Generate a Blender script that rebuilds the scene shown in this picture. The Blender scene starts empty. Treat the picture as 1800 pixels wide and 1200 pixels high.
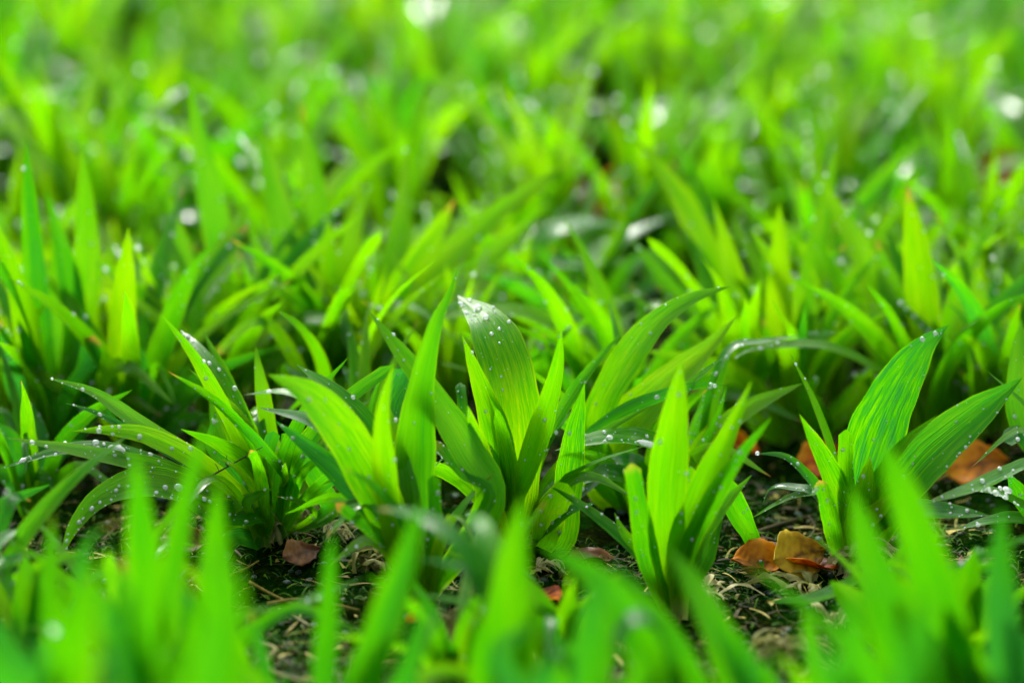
import bpy, math, random
import numpy as np
from mathutils import Vector, Matrix

random.seed(11)
rng = np.random.default_rng(11)
R = math.radians
scene = bpy.context.scene

# ------------------------------------------------------------------ camera
CAM_H, PITCH, LENS = 0.52, 17.0, 85.0
cam_data = bpy.data.cameras.new('camera')
cam = bpy.data.objects.new('camera', cam_data)
scene.collection.objects.link(cam)
cam.location = (0, 0, CAM_H)
cam.rotation_euler = (R(90 - PITCH), 0, 0)
cam_data.lens = LENS
cam_data.sensor_width = 36
cam_data.clip_start = 0.02
cam_data.clip_end = 300
cam_data.dof.use_dof = True
cam_data.dof.focus_distance = 1.365
cam_data.dof.aperture_fstop = 2.5
scene.camera = cam

# ------------------------------------------------------------------ sky and sun (bright overcast)
SUN_EL, SUN_AZ = 44.0, -18.0          # azimuth measured from +Y (straight ahead) towards +X
world = bpy.data.worlds.new('World')
scene.world = world
world.use_nodes = True
wn = world.node_tree.nodes
wl = world.node_tree.links
bg = wn['Background']
sky = wn.new('ShaderNodeTexSky')
sky.sky_type = 'NISHITA'
sky.sun_disc = False
sky.sun_elevation = R(SUN_EL)
sky.sun_rotation = R(SUN_AZ)
sky.air_density = 1.0
sky.dust_density = 7.0
sky.ozone_density = 1.0
hs = wn.new('ShaderNodeHueSaturation')          # overcast: the cloud layer takes most of the blue out
hs.inputs['Saturation'].default_value = 0.2
wl.new(sky.outputs['Color'], hs.inputs['Color'])
wl.new(hs.outputs['Color'], bg.inputs['Color'])
bg.inputs['Strength'].default_value = 0.15

sd = bpy.data.lights.new('sun', 'SUN')
sd.energy = 1.3
sd.angle = R(15)
sd.color = (1.0, 0.96, 0.88)
sun = bpy.data.objects.new('sun', sd)
scene.collection.objects.link(sun)
sdir = Vector((math.sin(R(SUN_AZ)) * math.cos(R(SUN_EL)), math.cos(R(SUN_AZ)) * math.cos(R(SUN_EL)), math.sin(R(SUN_EL))))
sun.rotation_euler = (-sdir).to_track_quat('-Z', 'Y').to_euler()
sun.location = (0, 0, 5)

scene.view_settings.view_transform = 'Standard'
scene.view_settings.look = 'None'
scene.view_settings.gamma = 1.0
scene.view_settings.exposure = 1.66
scene.view_settings.use_curve_mapping = False
try:
    scene.cycles.use_denoising = True
    scene.cycles.max_bounces = 10
    scene.cycles.transmission_bounces = 8
    scene.cycles.transparent_max_bounces = 6
    scene.cycles.caustics_refractive = True
    scene.cycles.caustics_reflective = False
    scene.cycles.sample_clamp_indirect = 6.0
except Exception:
    pass

# ------------------------------------------------------------------ photograph geometry -> places
FPX = LENS / 36.0 * 1800.0
cp, sp = math.cos(R(PITCH)), math.sin(R(PITCH))
FW = Vector((0, cp, -sp)); UP = Vector((0, sp, cp)); RT = Vector((1, 0, 0))

def ray(px, py):
    return FW + RT * ((px - 900) / FPX) + UP * ((600 - py) / FPX)

def ground_at(px, py, z=0.0):
    d = ray(px, py)
    t = (z - CAM_H) / d.z
    return Vector((d.x * t, d.y * t, z))

def at(px, py, Y):
    d = ray(px, py)
    t = Y / d.y
    p = Vector((d.x * t, Y, CAM_H + d.z * t))
    if p.z < 0.004:
        p = ground_at(px, py, 0.004)
    return p

def m_per_px(p):
    return (p - Vector((0, 0, CAM_H))).dot(FW) / FPX

# ------------------------------------------------------------------ materials
def mat(name):
    m = bpy.data.materials.new(name)
    m.use_nodes = True
    for n in list(m.node_tree.nodes):
        m.node_tree.nodes.remove(n)
    nt = m.node_tree
    def N(t, **kw):
        n = nt.nodes.new(t)
        for k, v in kw.items():
            if k.startswith('_'):
                setattr(n, k[1:], v)
            else:
                n.inputs[k.replace('__', ' ')].default_value = v
        return n
    return m, N, nt.links.new

def math_node(N, L, op, a, b=None, c=None, clamp=False):
    n = N('ShaderNodeMath', _operation=op)
    n.use_clamp = clamp
    for i, v in enumerate((a, b, c)):
        if v is None:
            continue
        if isinstance(v, (int, float)):
            n.inputs[i].default_value = v
        else:
            L(v, n.inputs[i])
    return n.outputs[0]

def ramp(N, L, fac, stops, interp='LINEAR'):
    n = N('ShaderNodeValToRGB')
    cr = n.color_ramp
    cr.interpolation = interp
    while len(cr.elements) < len(stops):
        cr.elements.new(0.5)
    for e, (p, c) in zip(cr.elements, stops):
        e.position = p
        e.color = (*c, 1)
    L(fac, n.inputs[0])
    return n.outputs[0]

def mixc(N, L, fac, a, b, blend='MIX'):
    n = N('ShaderNodeMix', _data_type='RGBA', _blend_type=blend)
    if isinstance(fac, (int, float)): n.inputs[0].default_value = fac
    else: L(fac, n.inputs[0])
    for s, v in ((6, a), (7, b)):
        if isinstance(v, tuple): n.inputs[s].default_value = (*v, 1)
        else: L(v, n.inputs[s])
    return n.outputs[2]

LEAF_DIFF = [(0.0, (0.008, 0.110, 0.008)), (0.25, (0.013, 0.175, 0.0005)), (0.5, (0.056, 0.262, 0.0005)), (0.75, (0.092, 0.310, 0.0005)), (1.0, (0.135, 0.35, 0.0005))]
LEAF_TRAN = [(0.0, (0.020, 0.19, 0.016)), (0.25, (0.035, 0.27, 0.001)), (0.5, (0.084, 0.35, 0.0005)), (0.75, (0.145, 0.39, 0.0005)), (1.0, (0.22, 0.44, 0.0005))]

def leaf_material():
    m, N, L = mat('leaf')
    out = N('ShaderNodeOutputMaterial')
    uv = N('ShaderNodeUVMap', _uv_map='UVMap')
    sep = N('ShaderNodeSeparateXYZ'); L(uv.outputs[0], sep.inputs[0])
    u, v = sep.outputs[0], sep.outputs[1]
    tone = N('ShaderNodeAttribute', _attribute_type='OBJECT', _attribute_name='tone').outputs['Fac']
    mott = N('ShaderNodeAttribute', _attribute_type='OBJECT', _attribute_name='mottle').outputs['Fac']
    tipb = N('ShaderNodeAttribute', _attribute_type='OBJECT', _attribute_name='tip_brown').outputs['Fac']
    rnd = N('ShaderNodeObjectInfo').outputs['Random']
    seed = math_node(N, L, 'MULTIPLY', rnd, 97.0)
    # long streaks between the parallel veins
    cx = N('ShaderNodeCombineXYZ')
    L(math_node(N, L, 'MULTIPLY', u, 13.0), cx.inputs[0]); L(math_node(N, L, 'MULTIPLY', v, 3.2), cx.inputs[1]); L(seed, cx.inputs[2])
    streak = N('ShaderNodeTexNoise', Scale=1.0, Detail=3.0, Roughness=0.6); L(cx.outputs[0], streak.inputs['Vector'])
    cx2 = N('ShaderNodeCombineXYZ')
    L(math_node(N, L, 'MULTIPLY', u, 27.0), cx2.inputs[0]); L(math_node(N, L, 'MULTIPLY', v, 11.0), cx2.inputs[1]); L(seed, cx2.inputs[2])
    spot = N('ShaderNodeTexNoise', Scale=1.0, Detail=2.0, Roughness=0.55); L(cx2.outputs[0], spot.inputs['Vector'])
    cx3 = N('ShaderNodeCombineXYZ')
    L(math_node(N, L, 'MULTIPLY', u, 1.6), cx3.inputs[0]); L(math_node(N, L, 'MULTIPLY', v, 2.2), cx3.inputs[1]); L(seed, cx3.inputs[2])
    cloud = N('ShaderNodeTexNoise', Scale=1.0, Detail=1.0); L(cx3.outputs[0], cloud.inputs['Vector'])
    s1 = math_node(N, L, 'MULTIPLY', math_node(N, L, 'SUBTRACT', streak.outputs[0], 0.5), 0.62)
    s2n = N('ShaderNodeMapRange'); L(spot.outputs[0], s2n.inputs[0])
    s2n.inputs[1].default_value = 0.40; s2n.inputs[2].default_value = 0.68; s2n.inputs[3].default_value = -0.26; s2n.inputs[4].default_value = 0.16
    s2 = math_node(N, L, 'MULTIPLY', s2n.outputs[0], mott)
    s3 = math_node(N, L, 'MULTIPLY', math_node(N, L, 'SUBTRACT', cloud.outputs[0], 0.5), 0.55)
    # fine veins
    cxv = N('ShaderNodeCombineXYZ')
    L(math_node(N, L, 'MULTIPLY', u, 46.0), cxv.inputs[0]); L(math_node(N, L, 'MULTIPLY', v, 1.3), cxv.inputs[1]); L(seed, cxv.inputs[2])
    vn = N('ShaderNodeTexNoise', Scale=1.0, Detail=1.0); L(cxv.outputs[0], vn.inputs['Vector'])
    vein = math_node(N, L, 'MULTIPLY', math_node(N, L, 'SUBTRACT', vn.outputs[0], 0.5), 3.0)
    vv = math_node(N, L, 'MULTIPLY', vein, 0.055)
    # leaf margin and foot are paler
    ed = math_node(N, L, 'ABSOLUTE', math_node(N, L, 'SUBTRACT', math_node(N, L, 'MULTIPLY', u, 2.0), 1.0))
    edge = math_node(N, L, 'MULTIPLY', math_node(N, L, 'GREATER_THAN', ed, 0.945), 0.30)
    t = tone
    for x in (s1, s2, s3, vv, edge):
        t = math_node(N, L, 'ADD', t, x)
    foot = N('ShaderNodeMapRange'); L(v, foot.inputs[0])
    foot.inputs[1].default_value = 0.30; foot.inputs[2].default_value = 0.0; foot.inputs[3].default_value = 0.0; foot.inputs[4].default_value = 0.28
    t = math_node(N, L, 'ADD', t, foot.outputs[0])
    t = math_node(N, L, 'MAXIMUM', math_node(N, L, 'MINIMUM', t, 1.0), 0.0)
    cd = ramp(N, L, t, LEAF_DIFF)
    ct = ramp(N, L, t, LEAF_TRAN)
    # pale whitish foot of the sheath
    f2 = N('ShaderNodeMapRange'); L(v, f2.inputs[0])
    f2.inputs[1].default_value = 0.10; f2.inputs[2].default_value = 0.0; f2.inputs[3].default_value = 0.0; f2.inputs[4].default_value = 0.6
    cd = mixc(N, L, f2.outputs[0], cd, (0.42, 0.46, 0.16)); ct = mixc(N, L, f2.outputs[0], ct, (0.5, 0.55, 0.18))
    # withered tip where the leaf has one
    tb = N('ShaderNodeMapRange'); L(math_node(N, L, 'ADD', v, math_node(N, L, 'MULTIPLY', math_node(N, L, 'SUBTRACT', spot.outputs[0], 0.5), 0.10)), tb.inputs[0])
    tb.inputs[1].default_value = 0.93; tb.inputs[2].default_value = 0.985
    tf = math_node(N, L, 'MULTIPLY', tb.outputs[0], tipb)
    cd = mixc(N, L, tf, cd, (0.38, 0.17, 0.03)); ct = mixc(N, L, tf, ct, (0.45, 0.22, 0.03))
    # rusty specks
    cx4 = N('ShaderNodeCombineXYZ')
    L(math_node(N, L, 'MULTIPLY', u, 7.0), cx4.inputs[0]); L(math_node(N, L, 'MULTIPLY', v, 26.0), cx4.inputs[1]); L(seed, cx4.inputs[2])
    vor = N('ShaderNodeTexVoronoi', Scale=1.0); L(cx4.outputs[0], vor.inputs['Vector'])
    gate = N('ShaderNodeSeparateColor'); L(vor.outputs['Color'], gate.inputs[0])
    sf = math_node(N, L, 'MULTIPLY', math_node(N, L, 'LESS_THAN', vor.outputs['Distance'], 0.13), math_node(N, L, 'GREATER_THAN', gate.outputs[0], 0.93))
    sf = math_node(N, L, 'MULTIPLY', sf, 0.7)
    cd = mixc(N, L, sf, cd, (0.42, 0.36, 0.03))
    # relief: ribs along the blade
    rib = math_node(N, L, 'ADD', math_node(N, L, 'MULTIPLY', vein, 0.5), math_node(N, L, 'MULTIPLY', streak.outputs[0], 1.4))
    rib = math_node(N, L, 'ADD', rib, math_node(N, L, 'MULTIPLY', spot.outputs[0], 0.5))
    bump = N('ShaderNodeBump', Strength=0.6, Distance=0.0008); L(rib, bump.inputs['Height'])
    pr = N('ShaderNodeBsdfPrincipled', Roughness=0.30, IOR=1.32)
    pr.inputs['Specular IOR Level'].default_value = 0.28
    rr = N('ShaderNodeMapRange'); L(cloud.outputs[0], rr.inputs[0])
    rr.inputs[1].default_value = 0.35; rr.inputs[2].default_value = 0.65; rr.inputs[3].default_value = 0.15; rr.inputs[4].default_value = 0.30
    L(rr.outputs[0], pr.inputs['Roughness'])
    wet = N('ShaderNodeAttribute', _attribute_type='OBJECT', _attribute_name='wet').outputs['Fac']
    film = N('ShaderNodeMapRange'); L(cloud.outputs[0], film.inputs[0])
    film.inputs[1].default_value = 0.38; film.inputs[2].default_value = 0.5; film.inputs[3].default_value = 0.2; film.inputs[4].default_value = 1.0
    wfrom = N('ShaderNodeAttribute', _attribute_type='OBJECT', _attribute_name='wet_from').outputs['Fac']
    wv = N('ShaderNodeMapRange'); L(math_node(N, L, 'SUBTRACT', v, wfrom), wv.inputs[0])
    wv.inputs[1].default_value = 0.0; wv.inputs[2].default_value = 0.16
    L(math_node(N, L, 'MULTIPLY', math_node(N, L, 'MULTIPLY', wet, film.outputs[0]), wv.outputs[0]), pr.inputs['Coat Weight'])
    pr.inputs['Coat Roughness'].default_value = 0.15
    pr.inputs['Coat IOR'].default_value = 1.8
    L(cd, pr.inputs['Base Color']); L(bump.outputs[0], pr.inputs['Normal'])
    tr = N('ShaderNodeBsdfTranslucent'); L(ct, tr.inputs['Color']); L(bump.outputs[0], tr.inputs['Normal'])
    mx = N('ShaderNodeMixShader'); mx.inputs[0].default_value = 0.60
    L(pr.outputs[0], mx.inputs[1]); L(tr.outputs[0], mx.inputs[2]); L(mx.outputs[0], out.inputs[0])
    return m

def water_material():
    m, N, L = mat('water_drop')
    out = N('ShaderNodeOutputMaterial')
    g = N('ShaderNodeBsdfPrincipled', Roughness=0.02, IOR=1.33)
    g.inputs['Base Color'].default_value = (1, 1, 1, 1)
    g.inputs['Transmission Weight'].default_value = 1.0
    tp = N('ShaderNodeBsdfTransparent')
    gl = N('ShaderNodeBsdfGlossy', Roughness=0.03)
    fr = N('ShaderNodeFresnel', IOR=1.33)
    thin = N('ShaderNodeMixShader'); L(fr.outputs[0], thin.inputs[0]); L(tp.outputs[0], thin.inputs[1]); L(gl.outputs[0], thin.inputs[2])
    mx = N('ShaderNodeMixShader'); mx.inputs[0].default_value = 0.3
    L(thin.outputs[0], mx.inputs[1]); L(g.outputs[0], mx.inputs[2])
    sky_shine = N('ShaderNodeBsdfPrincipled', Roughness=0.10, IOR=1.5)  # painted brightness: white body stands in for mirrored and refracted sky
    sky_shine.inputs['Base Color'].default_value = (0.86, 0.95, 0.92, 1)
    shine_tr = N('ShaderNodeBsdfTranslucent'); shine_tr.inputs['Color'].default_value = (0.92, 1.0, 0.95, 1)
    shine_mix = N('ShaderNodeMixShader'); shine_mix.inputs[0].default_value = 0.5
    L(sky_shine.outputs[0], shine_mix.inputs[1]); L(shine_tr.outputs[0], shine_mix.inputs[2])
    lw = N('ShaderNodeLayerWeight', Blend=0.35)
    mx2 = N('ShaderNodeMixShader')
    L(ramp(N, L, lw.outputs['Facing'], [(0.0, (0.45,) * 3), (0.4, (0.30,) * 3), (0.8, (0.08,) * 3)]), mx2.inputs[0])  # painted white is strongest at the core, fading towards the rim
    L(mx.outputs[0], mx2.inputs[1]); L(shine_mix.outputs[0], mx2.inputs[2])
    L(mx2.outputs[0], out.inputs[0])
    return m

def soil_material():
    m, N, L = mat('soil')
    out = N('ShaderNodeOutputMaterial')
    tc = N('ShaderNodeTexCoord')
    a = N('ShaderNodeTexNoise', Scale=28.0, Detail=8.0, Roughness=0.7); L(tc.outputs['Object'], a.inputs['Vector'])
    b = N('ShaderNodeTexNoise', Scale=230.0, Detail=6.0, Roughness=0.75); L(tc.outputs['Object'], b.inputs['Vector'])
    v = N('ShaderNodeTexVoronoi', Scale=210.0); L(tc.outputs['Object'], v.inputs['Vector'])
    c1 = ramp(N, L, b.outputs[0], [(0.3, (0.001, 0.002, 0.0004)), (0.5, (0.004, 0.006, 0.001)), (0.62, (0.012, 0.020, 0.002)), (0.78, (0.05, 0.055, 0.012))])
    c2 = ramp(N, L, b.outputs[0], [(0.3, (0.0005, 0.004, 0.0004)), (0.55, (0.003, 0.020, 0.001)), (0.78, (0.02, 0.07, 0.008))])
    f = N('ShaderNodeMapRange'); L(a.outputs[0], f.inputs[0]); f.inputs[1].default_value = 0.42; f.inputs[2].default_value = 0.56
    c = mixc(N, L, f.outputs[0], c1, c2)
    h = math_node(N, L, 'ADD', b.outputs[0], math_node(N, L, 'MULTIPLY', v.outputs['Distance'], -0.5))
    bump = N('ShaderNodeBump', Strength=1.0, Distance=0.004); L(h, bump.inputs['Height'])
    pr = N('ShaderNodeBsdfDiffuse')
    L(c, pr.inputs['Color']); L(bump.outputs[0], pr.inputs['Normal'])
    L(pr.outputs[0], out.inputs[0])
    return m

def litter_material(name, stops, rough=0.6, trans=0.15, scale=300.0):
    m, N, L = mat(name)
    out = N('ShaderNodeOutputMaterial')
    at_ = N('ShaderNodeAttribute', _attribute_type='GEOMETRY', _attribute_name='shade').outputs['Fac']
    tc = N('ShaderNodeTexCoord')
    b = N('ShaderNodeTexNoise', Scale=scale, Detail=4.0, Roughness=0.6); L(tc.outputs['Object'], b.inputs['Vector'])
    f = math_node(N, L, 'ADD', at_, math_node(N, L, 'MULTIPLY', math_node(N, L, 'SUBTRACT', b.outputs[0], 0.5), 0.7), clamp=True)
    c = ramp(N, L, f, stops)
    bump = N('ShaderNodeBump', Strength=0.5, Distance=0.001); L(b.outputs[0], bump.inputs['Height'])
    pr = N('ShaderNodeBsdfPrincipled', Roughness=rough)
    pr.inputs['Specular IOR Level'].default_value = 0.12; L(c, pr.inputs['Base Color']); L(bump.outputs[0], pr.inputs['Normal'])
    tr = N('ShaderNodeBsdfTranslucent'); L(c, tr.inputs['Color'])
    mx = N('ShaderNodeMixShader'); mx.inputs[0].default_value = trans
    L(pr.outputs[0], mx.inputs[1]); L(tr.outputs[0], mx.inputs[2]); L(mx.outputs[0], out.inputs[0])
    return m

M_LEAF = leaf_material()
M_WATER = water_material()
M_SOIL = soil_material()
M_STRAW = litter_material('straw', [(0.0, (0.012, 0.012, 0.002)), (0.45, (0.05, 0.045, 0.006)), (0.75, (0.18, 0.15, 0.02)), (1.0, (0.42, 0.36, 0.10))])
M_MOSS = litter_material('moss', [(0.0, (0.002, 0.018, 0.001)), (0.5, (0.018, 0.085, 0.003)), (1.0, (0.10, 0.22, 0.008))], 0.7, 0.25)
M_SHEATH = litter_material('dry_sheath', [(0.0, (0.04, 0.045, 0.008)), (0.55, (0.14, 0.15, 0.035)), (1.0, (0.46, 0.44, 0.22))], 0.55, 0.35, 120.0)
M_ORANGE = litter_material('orange_leaf', [(0.0, (0.05, 0.012, 0.002)), (0.35, (0.30, 0.055, 0.002)), (0.65, (0.52, 0.14, 0.003)), (1.0, (0.60, 0.30, 0.006))], 0.45, 0.35, 260.0)
M_YELLOW = litter_material('yellow_leaf', [(0.0, (0.10, 0.05, 0.004)), (0.4, (0.34, 0.20, 0.008)), (1.0, (0.50, 0.38, 0.02))], 0.45, 0.35, 260.0)
M_AMBER = litter_material('amber_leaf', [(0.0, (0.12, 0.04, 0.003)), (0.4, (0.48, 0.17, 0.005)), (1.0, (0.62, 0.32, 0.01))], 0.45, 0.4, 120.0)
M_BROWN = litter_material('brown_leaf', [(0.0, (0.03, 0.012, 0.006)), (0.5, (0.11, 0.045, 0.015)), (1.0, (0.22, 0.10, 0.03))], 0.4, 0.2, 120.0)
M_TWIG = litter_material('twig', [(0.0, (0.01, 0.008, 0.005)), (1.0, (0.06, 0.04, 0.02))], 0.6, 0.0)
M_STONE = litter_material('pebble', [(0.0, (0.006, 0.012, 0.008)), (0.6, (0.02, 0.04, 0.03)), (1.0, (0.09, 0.14, 0.11))], 0.45, 0.0)

# ------------------------------------------------------------------ helpers
COL = scene.collection

def new_mesh(name, verts, faces, material, uvs=None, shade=None, smooth=True):
    me = bpy.data.meshes.new(name)
    me.from_pydata([tuple(v) for v in verts], [], faces)
    if uvs is not None:
        lay = me.uv_layers.new(name='UVMap')
        idx = np.empty(len(me.loops), dtype=np.int32); me.loops.foreach_get('vertex_index', idx)
        lay.data.foreach_set('uv', np.asarray(uvs, dtype=np.float32)[idx].ravel())
    if shade is not None:
        a = me.attributes.new('shade', 'FLOAT', 'POINT'); a.data.foreach_set('value', np.asarray(shade, dtype=np.float32))
    if smooth:
        me.polygons.foreach_set('use_smooth', np.ones(len(me.polygons), dtype=bool))
    me.materials.append(material)
    me.update()
    return me

def link(name, me, parent=None):
    o = bpy.data.objects.new(name, me)
    COL.objects.link(o)
    if parent is not None:
        o.parent = parent
    return o

def tag(o, label, cat, group=None, kind=None):
    o['label'] = label
    if cat: o['category'] = cat
    if group: o['group'] = group
    if kind: o['kind'] = kind
    return o

def catmull(P, n):
    P = [Vector(p) for p in P]
    Q = [P[0] * 2 - P[1]] + P + [P[-1] * 2 - P[-2]]
    seg = []
    for i in range(1, len(Q) - 2):
        for k in range(10):
            t = k / 10.0
            a, b, c, d = Q[i - 1], Q[i], Q[i + 1], Q[i + 2]
            seg.append(0.5 * ((2 * b) + (c - a) * t + (2 * a - 5 * b + 4 * c - d) * t * t + (3 * b - a - 3 * c + d) * t ** 3))
    seg.append(P[-1])
    L = [0.0]
    for i in range(1, len(seg)):
        L.append(L[-1] + (seg[i] - seg[i - 1]).length)
    out, j = [], 0
    for k in range(n + 1):
        s = L[-1] * k / n
        while j < len(L) - 2 and L[j + 1] < s: j += 1
        f = (s - L[j]) / max(1e-9, L[j + 1] - L[j])
        out.append(seg[j].lerp(seg[j + 1], min(1, max(0, f))))
    return out, L[-1]

def width_profile(v, vp, base, blunt, sharp):
    if v < vp:
        f = v / vp
        w = base + (1 - base) * (math.sin(f * math.pi / 2) ** 1.1)
    else:
        f = (v - vp) / (1 - vp)
        w = 1 - f ** sharp
        if blunt:
            w = max(w, 0.72 if f < 0.93 else 0.72 * math.sqrt(max(0.0, 1 - ((f - 0.93) / 0.07) ** 2)))
    return max(w, 0.004)

class Leaf:
    """A blade: centreline, frame and width, turned into a mesh, and able to tell where a droplet sits on it."""
    def __init__(self, pts, width, hint, roll=0.0, twist=0.0, fold=0.10, vp=0.5, base=0.45, blunt=False, sharp=1.7, n=22, m=6, wavy=0.0, seen_from=None):
        self.n, self.m = n, m
        C, self.length = catmull(pts, n)
        self.C = C; self.S = []; self.N = []; self.W = []
        ph = random.random() * 6.28
        for k, c in enumerate(C):
            v = k / n
            T = (C[min(n, k + 1)] - C[max(0, k - 1)]).normalized()
            h = hint(c, v) if callable(hint) else hint
            S = T.cross(h)
            if S.length < 1e-3: S = T.cross(Vector((0.3, 0.2, 1)))
            S.normalize()
            if k and S.dot(self.S[-1]) < 0: S = -S
            S = Matrix.Rotation(R(roll + twist * v), 3, T) @ S
            Nn = S.cross(T).normalized()
            w = width * width_profile(v, vp, base, blunt, sharp) * (1 + .035 * math.sin(v * 21 + ph) + .02 * math.sin(v * 47 + ph * 2))
            if seen_from is not None:
                e = (c - seen_from).normalized()
                vis = (S - e * S.dot(e)).length
                w /= max(0.5, vis)
            self.S.append(S); self.N.append(Nn); self.W.append(w)
        self.fold, self.wavy, self.ph = fold, wavy, ph
        self.width = width

    def point(self, u, v):
        x = v * self.n
        k = min(self.n - 1, int(x)); f = x - k
        c = self.C[k].lerp(self.C[k + 1], f); S = self.S[k].lerp(self.S[k + 1], f); N = self.N[k].lerp(self.N[k + 1], f)
        w = self.W[k] * (1 - f) + self.W[k + 1] * f
        s = u * 2 - 1
        fo = self.fold * (1.0 - 0.45 * v)
        lift = w * (fo * (abs(s) ** 1.35) - fo * 0.4) + self.wavy * w * math.sin(v * 9 + self.ph + (1.2 if s > 0 else 0)) * s * s
        return c + S * (s * w * 0.5) + N * lift, N, S

    def mesh(self, origin, name='leaf'):
        V, U, F = [], [], []
        for k in range(self.n + 1):
            for j in range(self.m + 1):
                p, _, _ = self.point(j / self.m, k / self.n)
                V.append(p - origin); U.append((j / self.m, k / self.n))
        a = self.m + 1
        for k in range(self.n):
            for j in range(self.m):
                F.append((k * a + j, k * a + j + 1, (k + 1) * a + j + 1, (k + 1) * a + j))
        return new_mesh(name, V, F, M_LEAF, U)

# a drop: a flattened, slightly sagging bead
def unit_drop(seg, rings):
    V, F = [(0, 0, 1)], []
    for r in range(1, rings):
        th = math.pi * r / rings
        for s in range(seg):
            a = 2 * math.pi * s / seg
            V.append((math.sin(th) * math.cos(a), math.sin(th) * math.sin(a), math.cos(th)))
    V.append((0, 0, -1))
    for s in range(seg): F.append((0, 1 + s, 1 + (s + 1) % seg))
    for r in range(rings - 2):
        for s in range(seg):
            a = 1 + r * seg + s; b = 1 + r * seg + (s + 1) % seg
            F.append((a, a + seg, b + seg, b))
    L_ = len(V) - 1; o = 1 + (rings - 2) * seg
    for s in range(seg): F.append((L_, o + (s + 1) % seg, o + s))
    return np.array(V), F
UD_BIG = unit_drop(16, 10)
UD_SMALL = unit_drop(9, 6)

def drops_geometry(leaf, spots, origin, unit):
    """spots: (u, v, radius, stretch, side)"""
    V, F, off = [], [], 0
    for (u, v, r, st, side) in spots:
        p, N, S = leaf.point(u, v)
        N = N * side
        T = N.cross(S).normalized()
        h = 0.8 * r
        c = p - origin + N * (h * 0.62)
        ax = np.array([S * r, T * r * st, N * h])
        V.append(unit[0] @ ax + np.array(c))
        F += [tuple(i + off for i in f) for f in unit[1]]
        off += len(unit[0])
    return np.vstack(V), F

def face_up_side(leaf, u, v):
    _, N, _ = leaf.point(u, v)
    toward = Vector((0, -1, 0.9))
    return 1 if N.dot(toward) > 0 else -1

def add_drops(leaf, leaf_obj, origin, n_small, bigs=(), vr=(0.35, 0.97), r=(0.0004, 0.0011)):
    for (u, v, rad, st) in bigs:
        V, F = drops_geometry(leaf, [(u, v, rad, st, face_up_side(leaf, u, v))], origin, UD_BIG)
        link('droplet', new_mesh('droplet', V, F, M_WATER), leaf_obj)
    if n_small:
        sp_ = []
        for _ in range(n_small):
            u = random.choice((random.uniform(0.03, 0.97), random.choice((0.04, 0.96)) + random.uniform(-.02, .02)))
            v = random.uniform(*vr)
            if random.random() < .6: u = random.uniform(.08, .92)
            sp_.append((u, v, r[0] * .8 + (r[1] * 1.35 - r[0] * .8) * random.random() ** 3.2, random.uniform(0.9, 1.4), face_up_side(leaf, u, v)))
        V, F = drops_geometry(leaf, sp_, origin, UD_SMALL)
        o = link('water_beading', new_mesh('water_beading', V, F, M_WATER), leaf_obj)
        o['kind'] = 'stuff'

EYE = Vector((0, 0, CAM_H))

# ------------------------------------------------------------------ the ground
def vnoise(x, y, s, seed):
    x = x / s; y = y / s
    xi = np.floor(x).astype(int); yi = np.floor(y).astype(int)
    fx = x - xi; fy = y - yi
    fx = fx * fx * (3 - 2 * fx); fy = fy * fy * (3 - 2 * fy)
    def h(a, b):
        n = (a * 374761393 + b * 668265263 + seed * 982451653) & 0x7fffffff
        n = ((n ^ (n >> 13)) * 1274126177) & 0x7fffffff
        return (n & 0xffff) / 65535.0
    return (h(xi, yi) * (1 - fx) + h(xi + 1, yi) * fx) * (1 - fy) + (h(xi, yi + 1) * (1 - fx) + h(xi + 1, yi + 1) * fx) * fy

def ground_height(x, y):
    x = np.asarray(x, float); y = np.asarray(y, float)
    z = (vnoise(x, y, 0.16, 1) - 0.5) * 0.012 + (vnoise(x, y, 0.05, 2) - 0.5) * 0.008 + (vnoise(x, y, 0.015, 3) - 0.5) * 0.005
    z += (vnoise(x, y, 0.006, 4) - 0.5) * 0.0035
    return z - 0.004

def gz(x, y):
    return float(ground_height(np.array([x]), np.array([y]))[0])

def build_ground():
    xs = np.concatenate([-np.geomspace(60, 0.62, 26), np.arange(-0.6, 0.6001, 0.0032), np.geomspace(0.62, 60, 26)])
    ys = np.concatenate([-np.geomspace(40, 0.05, 14), np.array([0.0, 0.3, 0.6]), np.arange(0.8, 1.75, 0.0032), np.arange(1.76, 3.6, 0.02), np.geomspace(3.65, 80, 30)])
    X, Y = np.meshgrid(xs, ys)
    Z = ground_height(X.ravel(), Y.ravel())
    V = np.column_stack([X.ravel(), Y.ravel(), Z])
    nx, ny = len(xs), len(ys)
    i = (np.arange(ny - 1)[:, None] * nx + np.arange(nx - 1)[None, :]).ravel()
    F = np.column_stack([i, i + 1, i + nx + 1, i + nx]).astype(np.int32)
    me = bpy.data.meshes.new('ground')
    me.vertices.add(len(V)); me.vertices.foreach_set('co', V.astype(np.float32).ravel())
    me.loops.add(F.size); me.loops.foreach_set('vertex_index', F.ravel())
    me.polygons.add(len(F)); me.polygons.foreach_set('loop_start', np.arange(0, F.size, 4, dtype=np.int32))
    me.update(calc_edges=True)
    me.polygons.foreach_set('use_smooth', np.ones(len(me.polygons), dtype=bool))
    me.materials.append(M_SOIL)
    o = link('ground', me)
    tag(o, 'dark wet mossy soil the green plants grow from', None, kind='structure')
build_ground()

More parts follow.
